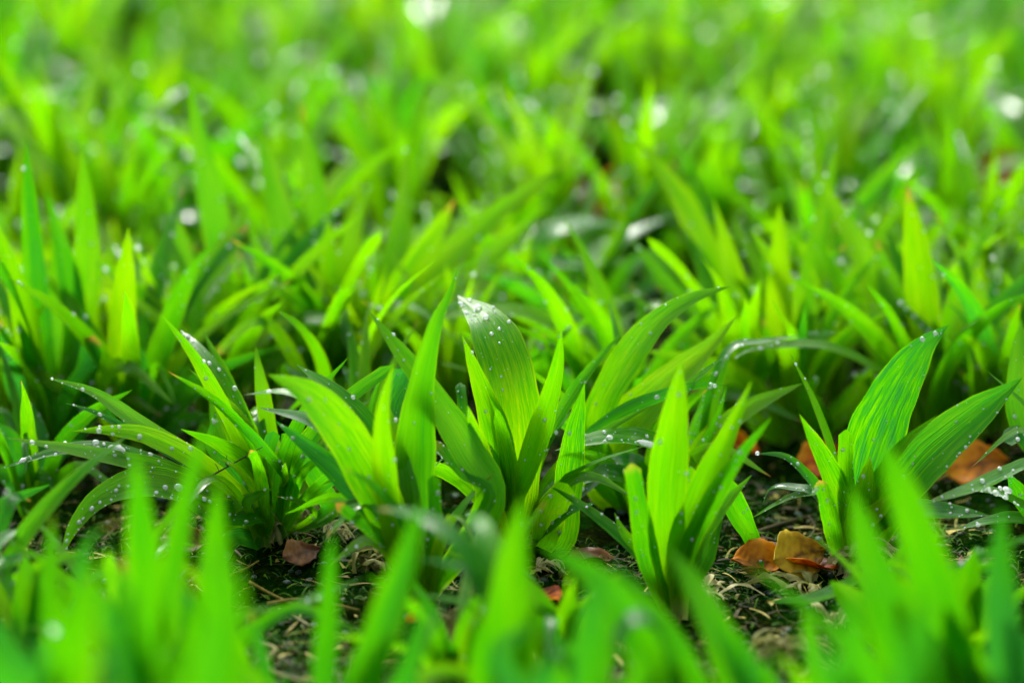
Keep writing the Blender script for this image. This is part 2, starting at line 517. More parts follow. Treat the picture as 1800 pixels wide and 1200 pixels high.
# ------------------------------------------------------------------ plants traced from the photograph
# plant(base x, base y, label, leaves); leaf = ([points from foot to tip], width px, options)
#   d: how far the tip stands behind (+) or before (-) the foot, metres     up: 0 faces the eye .. 1 faces the sky
#   t: tone   mo: mottling   b: blunt tip   br: brown tip   r: roll   dr: small drops   bg: big drops [(u,v,r mm,stretch)]
N_LEAF = [0]
GLINT = (-.17, -.30, .94)      # a leaf lying this way mirrors the bright part of the sky
def plant(bx, by, label, leaves, group=None, z_lift=0.0, cat='plant', extra=None, exs=1.0):
    if extra is None: extra = (8 if by > 860 else 12) if by < 1250 else 3
    if by <= 860: exs *= 1.3
    base = ground_at(bx, by)
    base.z = gz(base.x, base.y)
    root = bpy.data.objects.new('leafy_plant', None)
    COL.objects.link(root); root.location = base
    root.empty_display_size = 0.02
    tag(root, label, cat, group)
    for pts, wpx, o in leaves:
        Y0 = base.y
        d = o.get('d', random.uniform(-0.012, 0.012))
        P = []
        P.append(Vector((base.x + random.uniform(-.004, .004), base.y + random.uniform(-.004, .004) + 0.15 * d, base.z - 0.003)))
        seq = pts
        tot = len(seq)
        for i, q in enumerate(seq):
            f = (i + 1) / tot
            P.append(at(q[0], q[1], Y0 + (q[2] if len(q) > 2 else d * f)))
        if o.get('nobase'): P = P[1:]
        # drop points that crowd the foot
        Q = [P[0]]
        for p in P[1:]:
            if (p - Q[-1]).length > 0.006: Q.append(p)
        w = wpx * m_per_px(Q[-1]) * (.74 if by > 1250 else .82 if by > 860 else .70)
        k = o.get('up', 0.25)
        ut = o.get('upt', 0)
        tn = Vector(GLINT) if o.get('tipn') else None
        tf = o.get('tipf', .55)
        def hint(c, v, k0=k, ut=ut, tn=tn, tf=tf):
            k = k0 + (ut - k0) * min(1, max(0, (v - .5) / .25)) if ut else k0
            e = (EYE - c).normalized()
            h = (e * (1 - k) + Vector((0, 0, 1)) * k).normalized()
            if tn is not None:
                g = min(1, max(0, (v - tf) / .2))
                h = (h * (1 - g) + tn * g).normalized()
            return h
        lf = Leaf(Q, w, hint, roll=o.get('r', random.uniform(-14, 14)), twist=o.get('tw', random.uniform(-12, 12)),
                  fold=o.get('fold', random.uniform(0.08, 0.2)), vp=o.get('vp', random.uniform(0.48, 0.6)), base=o.get('base', 0.5),
                  blunt=o.get('b', False), sharp=o.get('sh', random.uniform(1.5, 2.0)), n=o.get('n', 26), m=6,
                  wavy=o.get('wavy', random.uniform(0, 0.05)), seen_from=EYE)
        ob = link('leaf', lf.mesh(base), root)
        ob['tone'] = float(o.get('t', random.uniform(0.45, 0.7))) * (1.03 if by < 860 else .95)
        ob['mottle'] = float(o.get('mo', random.uniform(0.1, 0.8)))
        ob['tip_brown'] = float(o.get('br', .9 if random.random() < .15 and not 880 < by < 1070 else 0.0))
        ob['wet'] = float(o.get('wet', 0.9 if o.get('upt') else .4 if o.get('up', 0) >= .5 else 0.1))
        ob['wet_from'] = .64 if o.get('upt') else 0.0
        if o.get('lab'): ob['label'] = o['lab']
        bigs = [(u, v, r_ * 0.001, s) for (u, v, r_, s) in o.get('bg', [])]
        add_drops(lf, ob, base, o.get('dr', 10 if by < 1060 else 0), bigs, o.get('vr', (0.35, 0.97)), o.get('rr', (0.0004, 0.0011)))
        N_LEAF[0] += 1
    if 1150 < bx < 1520 and 940 < by < 1070: extra = 3
    if 700 < bx < 950 and 940 < by < 1070: extra = 12
    for q in range(extra):
        az = random.uniform(0, 6.28)
        ca, sa = math.cos(az), math.sin(az)
        droop = random.random() < (.4 if by > 860 else .15)
        r_ = random.uniform(.03, .075) * exs; H = random.uniform(.035, .075) * exs if droop else random.uniform(.05, .105) * exs
        P = [base + Vector((ca * .004, sa * .004, -.003)), base + Vector((ca * r_ * .3, sa * r_ * .3, H * .5)),
             base + Vector((ca * r_ * .75, sa * r_ * .75, H * (.95 if droop else .85))), base + Vector((ca * r_ * 1.3, sa * r_ * 1.3, H * (.7 if droop else 1.1)))]
        lf = Leaf(P, random.uniform(.0055, .0105) * exs, Vector((random.uniform(-.7, .7), -1, random.uniform(.1, 1.2))).normalized(), roll=random.uniform(-20, 20), twist=random.uniform(-40, 40),
                  fold=random.uniform(.1, .25), vp=.5, base=.5, sharp=random.uniform(1.3, 2.), n=18, m=4, wavy=random.uniform(0, .08), blunt=random.random() < .1)
        ob = link('leaf', lf.mesh(base), root)
        ob['tone'] = random.uniform(.3, .75); ob['mottle'] = random.uniform(.2, .9); ob['tip_brown'] = 1.0 if random.random() < .25 else 0.0; ob['wet'] = .4 if droop else .1
        add_drops(lf, ob, base, random.choice((0, 0, 4, 9)) if by < 1250 else 0, (), (.3, .95), (.0003, .0009))
    return root

# --- the sharp row
plant(470, 955, 'low arching clump at left with drooping wet striped leaves over a dark hollow', [
    ([(400, 850), (330, 800), (250, 748), (165, 690), (84, 664)], 40, dict(up=.5, t=.55, mo=.3, dr=16, bg=[(.5, .985, .9, 1)])),
    ([(400, 860), (320, 808), (230, 757), (165, 724), (114, 708)], 24, dict(up=.3, t=.2, dr=30, d=-.02, rr=(0.00035, 0.00105))),
    ([(440, 890), (350, 812), (260, 766), (190, 756), (127, 758)], 44, dict(up=.4, t=.68, mo=.2, d=-.03, dr=12, bg=[(.35, .90, 1.7, 1.), (.3, .74, 1.7, 1.)])),
    ([(410, 885), (310, 832), (210, 806), (110, 786), (11, 769)], 38, dict(up=.5, t=.62, mo=.2, d=-.04, dr=16)),
    ([(400, 880), (300, 825), (200, 790), (110, 790), (0, 824)], 34, dict(up=.7, t=.3, dr=80, d=-.03, rr=(0.00041999999999999996, 0.0012), bg=[(.5, .62, 2.6, 2.0), (.5, .8, 1.6, 1.2)], vr=(.3, .99))),
    ([(440, 905), (350, 868), (260, 848), (180, 872), (130, 925), (106, 985)], 66, dict(up=.45, t=.6, mo=.2, d=-.06, dr=60, rr=(0.00041999999999999996, 0.00105), vr=(.25, .99), bg=[(.5, .45, 2.4, 1.2), (.4, .5, 1.6, 1.)])),
    ([(420, 930), (360, 915), (400, 893), (440, 876), (479, 858)], 40, dict(up=.3, t=.5, mo=.3, dr=4, d=-.03)),
    ([(452, 955), (418, 942), (396, 965), (384, 1010)], 40, dict(up=.4, t=.32, d=-.03, dr=5, vp=.4)),
    ([(462, 905), (430, 905), (380, 900), (330, 880), (300, 872)], 60, dict(up=.4, t=.4, d=-.05, dr=20)),
    ([(458, 900), (400, 820), (370, 780), (380, 720)], 30, dict(t=.3, d=.02)),
])
plant(500, 935, 'leafy plant left of centre with two long wet leaves leaning far left', [
    ([(455, 850, 0), (420, 750, 0), (380, 670, .01), (345, 612, .03), (317, 580, .05)], 66, dict(up=.3, upt=.7, tipn=1, tipf=.5, wet=.35, t=.5, mo=.3, dr=40, bg=[(.6, .93, 1.4, 1), (.9, .6, 1.6, 1), (.8, .7, 1.0, 1)], r=18, vr=(.4, .97))),
    ([(480, 880), (440, 810), (395, 720), (340, 625), (284, 553)], 34, dict(t=.62, mo=.2, d=-.03, r=-10)),
    ([(520, 870), (465, 790), (400, 725), (340, 683)], 24, dict(t=.4, d=-.05, up=.1)),
    ([(468, 890), (462, 850), (470, 800), (482, 757)], 40, dict(t=.22, b=True, mo=.1, r=20, d=-.01, dr=2)),
    ([(520, 900), (518, 850), (512, 800), (505, 770)], 58, dict(t=.85, mo=.2, d=.05, b=True)),
    ([(578, 900), (560, 850), (530, 800), (495, 762)], 44, dict(t=.3, d=-.01, b=True, dr=2)),
    ([(552, 905), (525, 882), (487, 872)], 16, dict(t=.6, br=1, d=-.05)),
    ([(490, 860), (470, 740), (455, 650), (449, 606)], 36, dict(t=.7, mo=.3, d=.03)),
    ([(440, 860), (400, 780), (380, 700), (378, 650)], 50, dict(t=.55, d=.05)),
])
plant(742, 1050, 'tall leafy plant left of centre with one long blade twisting to a thread tip', [
    ([(735, 950), (728, 820), (738, 690), (765, 570), (788, 520), (806, 469)], 90, dict(t=.45, mo=.1, d=.05, vp=.45, sh=.95, dr=3, bg=[(.9, .62, .8, 1)], up=.15, fold=.12, r=5, tw=25)),
    ([(705, 960), (655, 850), (600, 755), (540, 690), (470, 658)], 96, dict(t=.66, mo=.9, up=.35, d=-.015, bg=[(.5, .5, 1., 1), (.4, .62, .9, 1), (.7, .8, .8, 1)], dr=10, sh=2.2)),
    ([(712, 1000), (690, 930), (676, 830), (672, 730), (692, 636)], 54, dict(t=.78, mo=.4, d=-.03, sh=1.4)),
    ([(860, 890), (820, 790), (750, 680), (690, 600), (647, 545)], 70, dict(t=.55, mo=.2, d=.06, r=8, up=.2)),
    ([(690, 860), (660, 790), (650, 745), (638, 705)], 38, dict(t=.85, mo=.2, d=.06)),
    ([(705, 880), (690, 790), (682, 715), (716, 648)], 74, dict(t=.18, mo=1., d=.06, b=True, r=30, dr=10, fold=.3)),
    ([(765, 950), (764, 890), (762, 834)], 40, dict(t=.35, b=True, mo=.1, d=-.01, r=0)),
    ([(710, 980), (655, 935), (590, 884)], 34, dict(t=.4, b=True, br=1, d=-.02)),
    ([(860, 880), (815, 835), (785, 800), (763, 772)], 28, dict(t=.4, d=.03, br=.4, b=True)),
    ([(690, 930), (640, 870), (560, 800), (482, 738)], 62, dict(t=.18, mo=.5, d=.03, r=-15)),
    ([(690, 900), (640, 820), (560, 745), (455, 716)], 44, dict(t=.2, mo=.3, d=.05, up=.5)),
    ([(640, 800), (560, 715), (500, 688), (428, 694)], 38, dict(t=.6, mo=.2, d=.04, up=.5)),
    ([(700, 880), (650, 760), (590, 690), (520, 640)], 50, dict(t=.45, mo=.7, d=.07, dr=14)),
])
plant(905, 960, 'central plant whose broadest leaf carries big clear raindrops near its white sheen tip', [
    ([(912, 860, 0), (908, 740, 0), (888, 640, .008), (856, 565, .034), (804, 519, .072)], 112, dict(t=.8, mo=.9, up=.2, upt=.7, tipn=1, tipf=.68, wet=.32,  r=0, tw=-4, fold=.1, vp=.52, sh=1.9, dr=46, vr=(.5, .98), rr=(0.00028, 0.00068), n=34,
        bg=[(.62, .86, 2.0, 1.0), (.55, .79, 2.0, .85), (.66, .72, 1.1, 1), (.45, .71, 1.2, 1), (.93, .73, 1.2, 1), (.96, .82, .9, 1), (.12, .93, 1.3, 1.3), (.1, .86, 1.2, 1), (.3, .83, .8, 1), (.4, .85, .7, 1), (.8, .93, 1.2, 1)])),
    ([(895, 870), (872, 760), (838, 660), (812, 588)], 66, dict(t=.72, mo=.6, d=-.01, sh=1.4, r=-10)),
    ([(895, 900), (930, 810), (962, 710), (980, 640), (987, 570)], 54, dict(t=.6, mo=.25, d=-.02, sh=1.6, r=12)),
    ([(985, 960), (998, 860), (1010, 760), (1028, 672)], 62, dict(t=.55, mo=1., d=-.01, sh=1.5, dr=8)),
    ([(885, 950), (862, 880), (842, 790), (822, 712)], 60, dict(t=.75, mo=.3, d=-.05)),
    ([(838, 860), (820, 770), (812, 700), (808, 672)], 30, dict(t=.35, b=True, d=.04)),
    ([(950, 960), (968, 905), (998, 850)], 70, dict(t=.7, b=True, d=-.04)),
    ([(942, 950), (968, 925), (1005, 897), (1048, 884)], 36, dict(t=.3, d=-.05, up=.5)),
    ([(920, 870), (940, 800), (965, 760), (985, 740)], 36, dict(t=.3, d=.04)),
    ([(880, 880), (830, 830), (790, 800), (755, 790)], 38, dict(t=.3, d=.05)),
    ([(890, 870), (880, 820), (866, 760), (850, 720)], 60, dict(t=.35, d=.05)),
    ([(900, 900), (905, 850), (880, 800)], 50, dict(t=.8, d=.0, b=True)),
])
plant(1120, 900, 'spreading plant right of centre with a wet flat leaf bearing one long water bead', [
    ([(1250, 860), (1215, 815), (1140, 775), (1060, 768), (975, 792)], 52, dict(t=.5, mo=.2, d=-.06, up=.6, dr=50, rr=(0.00035, 0.00097), nobase=True, base=.7, bg=[(.25, .52, 2.2, 3.4), (.4, .72, 1.7, 1.2), (.7, .5, 1.1, 1), (.75, .42, 1.2, 1), (.6, .42, 1., 1)], vr=(.2, .95))),
    ([(1060, 770), (1000, 795), (1085, 728), (1172, 691), (1230, 676), (1277, 677)], 30, dict(t=.2, mo=.1, d=-.04, up=.1, nobase=True)),
    ([(1135, 870), (1110, 840), (1070, 832), (1018, 850)], 62, dict(t=.3, mo=.4, d=-.05, up=.5)),
    ([(1160, 860), (1110, 815), (1060, 830), (1015, 880)], 56, dict(t=.26, mo=.3, d=-.03, up=.55)),
    ([(1050, 830), (1050, 740), (1090, 650), (1150, 570), (1215, 525), (1285, 503)], 70, dict(t=.62, mo=.8, d=.0, up=.2, r=-12, sh=1.4, bg=[(.1, .8, .7, 1)], dr=8)),
    ([(1050, 850), (1080, 770), (1160, 685), (1240, 615), (1296, 554)], 86, dict(t=.8, mo=.6, d=.02, up=.3, sh=1.4, vp=.5, dr=4)),
    ([(1200, 860), (1230, 760), (1258, 680), (1287, 611)], 46, dict(t=.4, mo=.3, d=.02, up=.6, dr=30, rr=(0.00041999999999999996, 0.00105), bg=[(.3, .68, 1.5, 1), (.2, .9, 1.3, 1), (.5, .75, 1., 1)])),
    ([(1190, 850), (1250, 770), (1320, 715), (1412, 673)], 46, dict(t=.6, mo=.1, d=.0, up=.4, br=.0)),
    ([(1200, 850), (1240, 780), (1262, 730), (1278, 676)], 24, dict(t=.35, d=-.02)),
    ([(1230, 800), (1250, 680), (1285, 612), (1340, 600), (1404, 590)], 18, dict(t=.35, up=.8, d=.03, dr=12, nobase=True, base=.9)),
    ([(1150, 830), (1160, 760), (1165, 690)], 50, dict(t=.2, d=.02)),
])
plant(1183, 1055, 'soft-focus plant right of centre with a broad upright blade and forked short stump', [
    ([(1172, 960), (1172, 860), (1185, 740), (1197, 634)], 86, dict(t=.66, mo=.1, d=-.01, sh=2.2)),
    ([(1195, 970), (1232, 870), (1278, 770), (1322, 668)], 66, dict(t=.66, mo=.1, d=-.02, sh=1.5)),
    ([(1205, 980), (1240, 900), (1290, 815), (1356, 733)], 46, dict(t=.42, d=-.03, sh=1.4)),
    ([(1145, 1000), (1125, 900), (1110, 813)], 52, dict(t=.42, b=True, br=.4, d=-.01)),
    ([(1215, 930), (1262, 850), (1300, 905), (1325, 955), (1342, 1000)], 52, dict(t=.35, mo=.1, d=.09, up=.2, dr=5, bg=[(.5, .93, 1., 1)])),
    ([(1230, 990), (1250, 930), (1275, 880)], 50, dict(t=.3, d=.03)),
    ([(1160, 1000), (1100, 940), (1080, 900)], 30, dict(t=.6, d=.02)),
    ([(1180, 990), (1205, 900), (1215, 820)], 60, dict(t=.65, b=True, d=.01)),
])
plant(1495, 975, 'plant at right with a broad dark speckled leaf under two raindrops at its point', [
    ([(1505, 900), (1530, 790), (1572, 690), (1622, 612), (1668, 571)], 122, dict(t=.34, mo=1., d=.0, up=.3, r=8, sh=2.0, vp=.5, dr=18, rr=(0.00020999999999999998, 0.0006), n=34,
        bg=[(.2, .90, 1.6, 1), (.35, .945, 1.5, 1), (.5, .95, .7, 1), (.7, .96, .6, 1), (.12, .86, .7, 1), (.5, .5, 1., 1), (.6, .58, .7, 1), (.95, .8, .6, 1)])),
    ([(1560, 895), (1620, 810), (1705, 735), (1797, 664)], 104, dict(t=.32, mo=.3, d=.02, up=.25, dr=14, sh=1.8, bg=[(.95, .9, .7, 1), (.97, .84, .7, 1), (.97, .66, 1.2, 1), (.85, .7, .8, 1), (.95, .55, .9, 1)])),
    ([(1485, 900), (1455, 820), (1405, 727)], 52, dict(t=.58, mo=.6, d=-.02, sh=1.5)),
    ([(1490, 920), (1486, 840), (1487, 754)], 44, dict(t=.6, b=True, d=-.01, mo=.5)),
    ([(1470, 960), (1458, 905), (1440, 843)], 40, dict(t=.45, b=True, br=.8, d=-.04, r=5)),
    ([(1450, 880), (1410, 825), (1375, 800), (1327, 797)], 22, dict(t=.28, up=.6, d=.01, bg=[(.5, .985, 1.3, 1)])),
    ([(1470, 875), (1420, 866), (1370, 882), (1318, 912)], 18, dict(t=.6, up=.8, d=.01)),
    ([(1440, 875), (1395, 856), (1355, 858), (1340, 888)], 18, dict(t=.3, up=.6, d=.02)),
    ([(1540, 900), (1590, 820), (1632, 752)], 34, dict(t=.6, d=.03)),
    ([(1540, 930), (1610, 898), (1740, 905)], 44, dict(t=.3, d=-.03, up=.6)),
    ([(1510, 930), (1520, 860), (1530, 800)], 60, dict(t=.75, d=-.02)),
    ([(1520, 920), (1560, 860), (1600, 830)], 46, dict(t=.7, d=-.02)),
    ([(1500, 930), (1540, 900), (1580, 860)], 50, dict(t=.8, d=-.03)),
])
plant(1900, 940, 'plant cut by the right edge with a rain-beaded leaf reaching in', [
    ([(1870, 790), (1800, 815), (1720, 852), (1630, 883)], 32, dict(t=.5, up=.8, d=-.09, nobase=True)),
    ([(1860, 920), (1800, 890), (1740, 862), (1690, 862)], 56, dict(t=.5, up=.6, d=-.07, dr=50, rr=(0.0008399999999999999, 0.0018), vr=(.2, .95))),
    ([(1860, 900), (1830, 820), (1795, 765), (1762, 775)], 50, dict(t=.2, up=.4, d=.0, b=True, dr=8)),
    ([(1870, 850), (1800, 750), (1790, 640), (1796, 560)], 60, dict(t=.5, d=.06)),
    ([(1870, 940), (1800, 915), (1740, 915), (1680, 930)], 40, dict(t=.35, d=-.05, up=.6)),
    ([(1850, 930), (1800, 880), (1770, 830)], 50, dict(t=.3, d=-.03)),
])
# --- soft foreground
plant(255, 1400, 'blurred bright plant at lower left with three upright blades before the drooping clump', [
    ([(265, 1250), (258, 1060), (246, 920), (237, 788)], 92, dict(vp=.45, sh=2.8, t=0.41, mo=.1, d=.0)),
    ([(280, 1200), (300, 1030), (325, 880), (368, 735)], 60, dict(vp=.45, sh=2.8, t=0.38, mo=.1, d=.02)),
    ([(300, 1250), (380, 1150), (378, 980), (384, 845)], 92, dict(vp=.45, sh=2.8, t=0.41, mo=.1, d=.02)),
    ([(120, 1250), (90, 1060), (92, 900)], 56, dict(vp=.45, sh=2.8, t=0.41, mo=.1, d=.03, br=.2)),
    ([(240, 1200), (150, 1080), (150, 960), (212, 912)], 40, dict(vp=.45, sh=2.8, t=0.28, br=1, d=.02)),
    ([(230, 1200), (190, 1090), (140, 1010)], 100, dict(vp=.45, sh=2.8, t=0.31, d=.01)),
    ([(250, 1250), (240, 1120), (215, 980)], 100, dict(vp=.45, sh=2.8, t=0.28, d=.03)),
    ([(280, 1250), (330, 1180), (350, 1040)], 100, dict(vp=.45, sh=2.8, t=0.34, d=.0)),
    ([(320, 1300), (360, 1180), (300, 1000)], 80, dict(vp=.45, sh=2.8, t=0.26, d=.03)),
    ([(200, 1250), (140, 1150), (60, 1090)], 80, dict(vp=.45, sh=2.8, t=0.14, d=-.02, up=.8, dr=4, rr=(0.00105, 0.00225))),
])
plant(60, 1480, 'very blurred bluish green plant filling the lower left corner', [
    ([(40, 1300), (20, 1200), (-30, 1080)], 150, dict(vp=.45, sh=2.8, t=0.00, d=.0)),
    ([(100, 1300), (100, 1200), (60, 1120)], 130, dict(vp=.45, sh=2.8, t=0.04, d=.0)),
    ([(160, 1350), (190, 1250), (200, 1130)], 130, dict(vp=.45, sh=2.8, t=0.09, d=.02)),
    ([(60, 1280), (-10, 1150), (-60, 1020)], 120, dict(vp=.45, sh=2.8, t=0.12, d=.02)),
    ([(130, 1300), (160, 1200), (260, 1130)], 110, dict(vp=.45, sh=2.8, t=0.07, d=.0)),
])
plant(-40, 1130, 'plant at the left edge with wet pale leaves near the ground', [
    ([(-20, 1050), (10, 990), (70, 968)], 34, dict(vp=.45, sh=2.8, t=0.20, up=.7, d=.0)),
    ([(-10, 1060), (20, 1010), (60, 1000)], 44, dict(vp=.45, sh=2.8, t=0.17, up=.7, d=.0, dr=8, rr=(0.0007, 0.0015))),
    ([(-30, 1000), (0, 950), (45, 928)], 40, dict(vp=.45, sh=2.8, t=0.22, up=.8, d=.02, bg=[(.5, .7, 2.4, 1.2)])),
    ([(-20, 1000), (20, 880), (55, 880)], 34, dict(vp=.45, sh=2.8, t=0.20, d=.06)),
    ([(-20, 1000), (-10, 900), (90, 850)], 34, dict(vp=.45, sh=2.8, t=0.17, d=.08)),
])
plant(580, 1420, 'single slim blurred shoot rising at bottom left of centre', [
    ([(568, 1250), (575, 1100), (584, 933)], 56, dict(vp=.45, sh=2.8, t=0.28, mo=.1, d=.02)),
    ([(560, 1300), (540, 1230), (530, 1190)], 50, dict(vp=.45, sh=2.8, t=0.34, mo=.1, d=.01)),
])
plant(470, 1330, 'small blurred shoot with a brown tip low on the bare soil', [
    ([(480, 1250), (460, 1150), (440, 1073)], 34, dict(vp=.45, sh=2.8, t=0.28, br=1, d=.01)),
    ([(480, 1260), (500, 1210), (505, 1180)], 30, dict(vp=.45, sh=2.8, t=0.28, d=.01)),
])
plant(660, 1440, 'blurred green plant at the bottom with blades leaning right toward the twisting blade', [
    ([(625, 1250), (665, 1130), (705, 1010), (742, 880)], 92, dict(vp=.45, sh=2.8, t=0.31, mo=.1, d=.02)),
    ([(690, 1280), (715, 1180), (752, 1050)], 66, dict(vp=.45, sh=2.8, t=0.22, mo=.1, d=.0)),
    ([(640, 1300), (650, 1200), (690, 1100)], 90, dict(vp=.45, sh=2.8, t=0.37, mo=.1, d=.0)),
])
plant(885, 1430, 'blurred yellow green plant at bottom centre with a tall broad blade', [
    ([(885, 1280), (892, 1130), (900, 1000), (918, 872)], 112, dict(vp=.45, sh=2.8, t=0.45, mo=.1, d=.02)),
    ([(900, 1150), (875, 1060), (810, 955), (735, 905), (662, 893)], 50, dict(vp=.45, sh=2.8, t=0.28, d=.12, up=.2)),
    ([(900, 1180), (880, 1120), (830, 1010), (790, 990), (735, 982)], 30, dict(vp=.45, sh=2.8, t=0.12, d=.10, up=.2)),
    ([(870, 1280), (850, 1180), (850, 1080)], 90, dict(vp=.45, sh=2.8, t=0.34, mo=.1, d=.0)),
    ([(900, 1280), (920, 1180), (935, 1060)], 80, dict(vp=.45, sh=2.8, t=0.42, mo=.1, d=.0)),
    ([(890, 1100), (850, 930), (815, 900)], 60, dict(vp=.45, sh=2.8, t=0.40, mo=.1, d=.12)),
])
plant(1130, 1440, 'blurred plant at bottom right of centre with a curled pale leaf in its middle', [
    ([(1190, 1300), (1140, 1150), (1060, 1030), (950, 955)], 96, dict(vp=.45, sh=2.8, t=0.38, mo=.1, d=.01)),
    ([(1030, 1300), (1050, 1160), (1085, 1040)], 90, dict(vp=.45, sh=2.8, t=0.41, mo=.1, d=.02)),
    ([(1180, 1250), (1165, 1130), (1125, 1085), (1085, 1120), (1078, 1170)], 60, dict(vp=.45, sh=2.8, t=0.26, up=.85, d=-.01)),
    ([(1230, 1300), (1180, 1150), (1120, 1050), (1080, 990)], 100, dict(vp=.45, sh=2.8, t=0.35, mo=.1, d=.04)),
    ([(1130, 1320), (1060, 1240), (1000, 1150)], 100, dict(vp=.45, sh=2.8, t=0.34, mo=.1, d=.0)),
    ([(1000, 1320), (990, 1220), (1010, 1120)], 90, dict(vp=.45, sh=2.8, t=0.31, mo=.1, d=.0)),
    ([(1100, 1320), (1120, 1240), (1160, 1180)], 110, dict(vp=.45, sh=2.8, t=0.37, mo=.1, d=-.02)),
    ([(1050, 1300), (1020, 1190), (960, 1110)], 90, dict(vp=.45, sh=2.8, t=0.28, d=.0, up=.8, dr=3, rr=(0.0014, 0.00225))),
])
plant(1330, 1440, 'blurred leaning plant at the bottom between the curled leaf and the yellow shoot', [
    ([(1310, 1280), (1265, 1120), (1215, 1020), (1170, 960)], 84, dict(vp=.45, sh=2.8, t=0.37, mo=.1, d=.04)),
    ([(1350, 1300), (1310, 1180), (1240, 1060)], 90, dict(vp=.45, sh=2.8, t=0.28, mo=.1, d=.01)),
    ([(1280, 1320), (1230, 1230), (1190, 1140)], 110, dict(vp=.45, sh=2.8, t=0.34, mo=.1, d=.0)),
    ([(1330, 1340), (1350, 1250), (1345, 1160)], 90, dict(vp=.45, sh=2.8, t=0.28, mo=.1, d=.0)),
])
plant(1440, 1380, 'small blurred yellow shoot in the lower right gap of bare ground', [
    ([(1440, 1260), (1430, 1150), (1412, 1058)], 50, dict(vp=.45, sh=2.8, t=0.41, mo=.1, d=.01)),
    ([(1450, 1260), (1480, 1190), (1500, 1120)], 50, dict(vp=.45, sh=2.8, t=0.34, d=.0)),
    ([(1420, 1280), (1400, 1210), (1390, 1180)], 44, dict(vp=.45, sh=2.8, t=0.34, d=.0)),
])
plant(1640, 1440, 'big blurred plant at lower right whose leaning blades cross the dark speckled leaf', [
    ([(1690, 1280), (1655, 1080), (1600, 900), (1540, 755)], 118, dict(vp=.45, sh=2.8, t=0.37, mo=.1, d=.01)),
    ([(1610, 1280), (1580, 1120), (1530, 980), (1495, 850)], 110, dict(vp=.45, sh=2.8, t=0.34, mo=.1, d=.02)),
    ([(1670, 1300), (1640, 1180), (1570, 1050)], 130, dict(vp=.45, sh=2.8, t=0.41, mo=.1, d=.0)),
    ([(1600, 1320), (1560, 1230), (1510, 1130)], 110, dict(vp=.45, sh=2.8, t=0.28, mo=.1, d=.0)),
    ([(1720, 1300), (1700, 1180), (1660, 1060)], 120, dict(vp=.45, sh=2.8, t=0.40, mo=.1, d=.0)),
])
plant(1810, 1440, 'dark bluish blurred plant filling the lower right corner', [
    ([(1780, 1280), (1762, 1080), (1760, 885)], 84, dict(vp=.45, sh=2.8, t=0.17, mo=.1, d=.02)),
    ([(1840, 1300), (1800, 1180), (1760, 1080)], 150, dict(vp=.45, sh=2.8, t=0.00, d=.0)),
    ([(1760, 1300), (1740, 1220), (1700, 1150)], 120, dict(vp=.45, sh=2.8, t=0.06, d=.0)),
    ([(1850, 1350), (1860, 1200), (1830, 1100)], 120, dict(vp=.45, sh=2.8, t=0.00, d=.0)),
])
for bx_, by_, what in [(60, 1200, 'beside the yellowish slim blade at lower left'), (215, 1170, 'under the brown tipped arching blade at lower left'), (345, 1210, 'behind the rightmost of the three left blades'),
                       (800, 1230, 'at the foot of the dark arching blades, bottom centre'), (985, 1180, 'below the small white scrap'),
                       (1560, 1150, 'under the big lower right blades'), (1690, 1180, 'at the foot of the dark blade by the lower right corner')]:
    lv = []
    for q in range(6):
        lean_ = random.uniform(-1, 1)
        tx = bx_ + lean_ * 130; ty = by_ - random.uniform(120, 250) + abs(lean_) * 60
        lv.append(([(bx_ + lean_ * 25, by_ - 50), (bx_ + lean_ * 80, by_ - (by_ - ty) * .7), (tx, ty)], random.uniform(45, 80), dict(t=random.uniform(.3, .7), mo=.2, d=random.uniform(-.02, .03), up=random.uniform(.1, .5))))
    plant(bx_, by_, 'soft low leaning plant ' + what, lv, extra=5, exs=.9)
fg = [(40, 1780, 'lower left corner'), (330, 1800, 'rightmost of the three left blades'),
      (1010, 1560, 'gap right of the tall broad blade'),
      (1560, 1780, 'left foot of the big lower right plant'), ]
for bx_, by_, what in fg:
    lv = []
    big = 1.35 if by_ > 1700 else 1.0
    for q in range(4):
        tx = bx_ + random.uniform(-140, 140); ty = random.uniform(960, 1150)
        lean_ = random.uniform(-110, 110)
        lv.append(([(bx_ * .7 + tx * .3, 1400), (bx_ * .4 + tx * .6, 1250), (tx, ty + 60), (tx + lean_ * .6, ty)], random.uniform(75, 120) * big, dict(t=random.uniform(.1, .45), mo=.1, d=random.uniform(-.01, .01), vp=.4, sh=3.0)))
    plant(bx_, by_, 'very blurred low plant before the ' + what, lv)
# --- rows just behind the sharp one
plant(95, 790, 'dark based clump at left edge with tall crossing blades', [
    ([(85, 680), (60, 470), (45, 245)], 62, dict(t=.35, d=.03)),
    ([(110, 700), (152, 520), (145, 262)], 70, dict(t=.62, d=.05)),
    ([(70, 700), (40, 540), (-10, 380)], 66, dict(t=.62, d=-.02)),
    ([(110, 720), (130, 550), (80, 330)], 60, dict(t=.4, d=.04)),
    ([(110, 740), (150, 660), (165, 590)], 76, dict(t=.12, d=-.03, b=True)),
    ([(80, 740), (60, 640), (30, 560)], 60, dict(t=.2, d=-.02)),
    ([(70, 760), (30, 680), (0, 560)], 60, dict(t=.25, d=-.03)),
    ([(120, 770), (160, 710), (180, 650)], 70, dict(t=.15, d=-.02)),
    ([(100, 730), (100, 600), (95, 420)], 80, dict(t=.5, d=.05)),
    ([(60, 780), (10, 740), (-30, 700)], 60, dict(t=.15, d=-.02)),
])
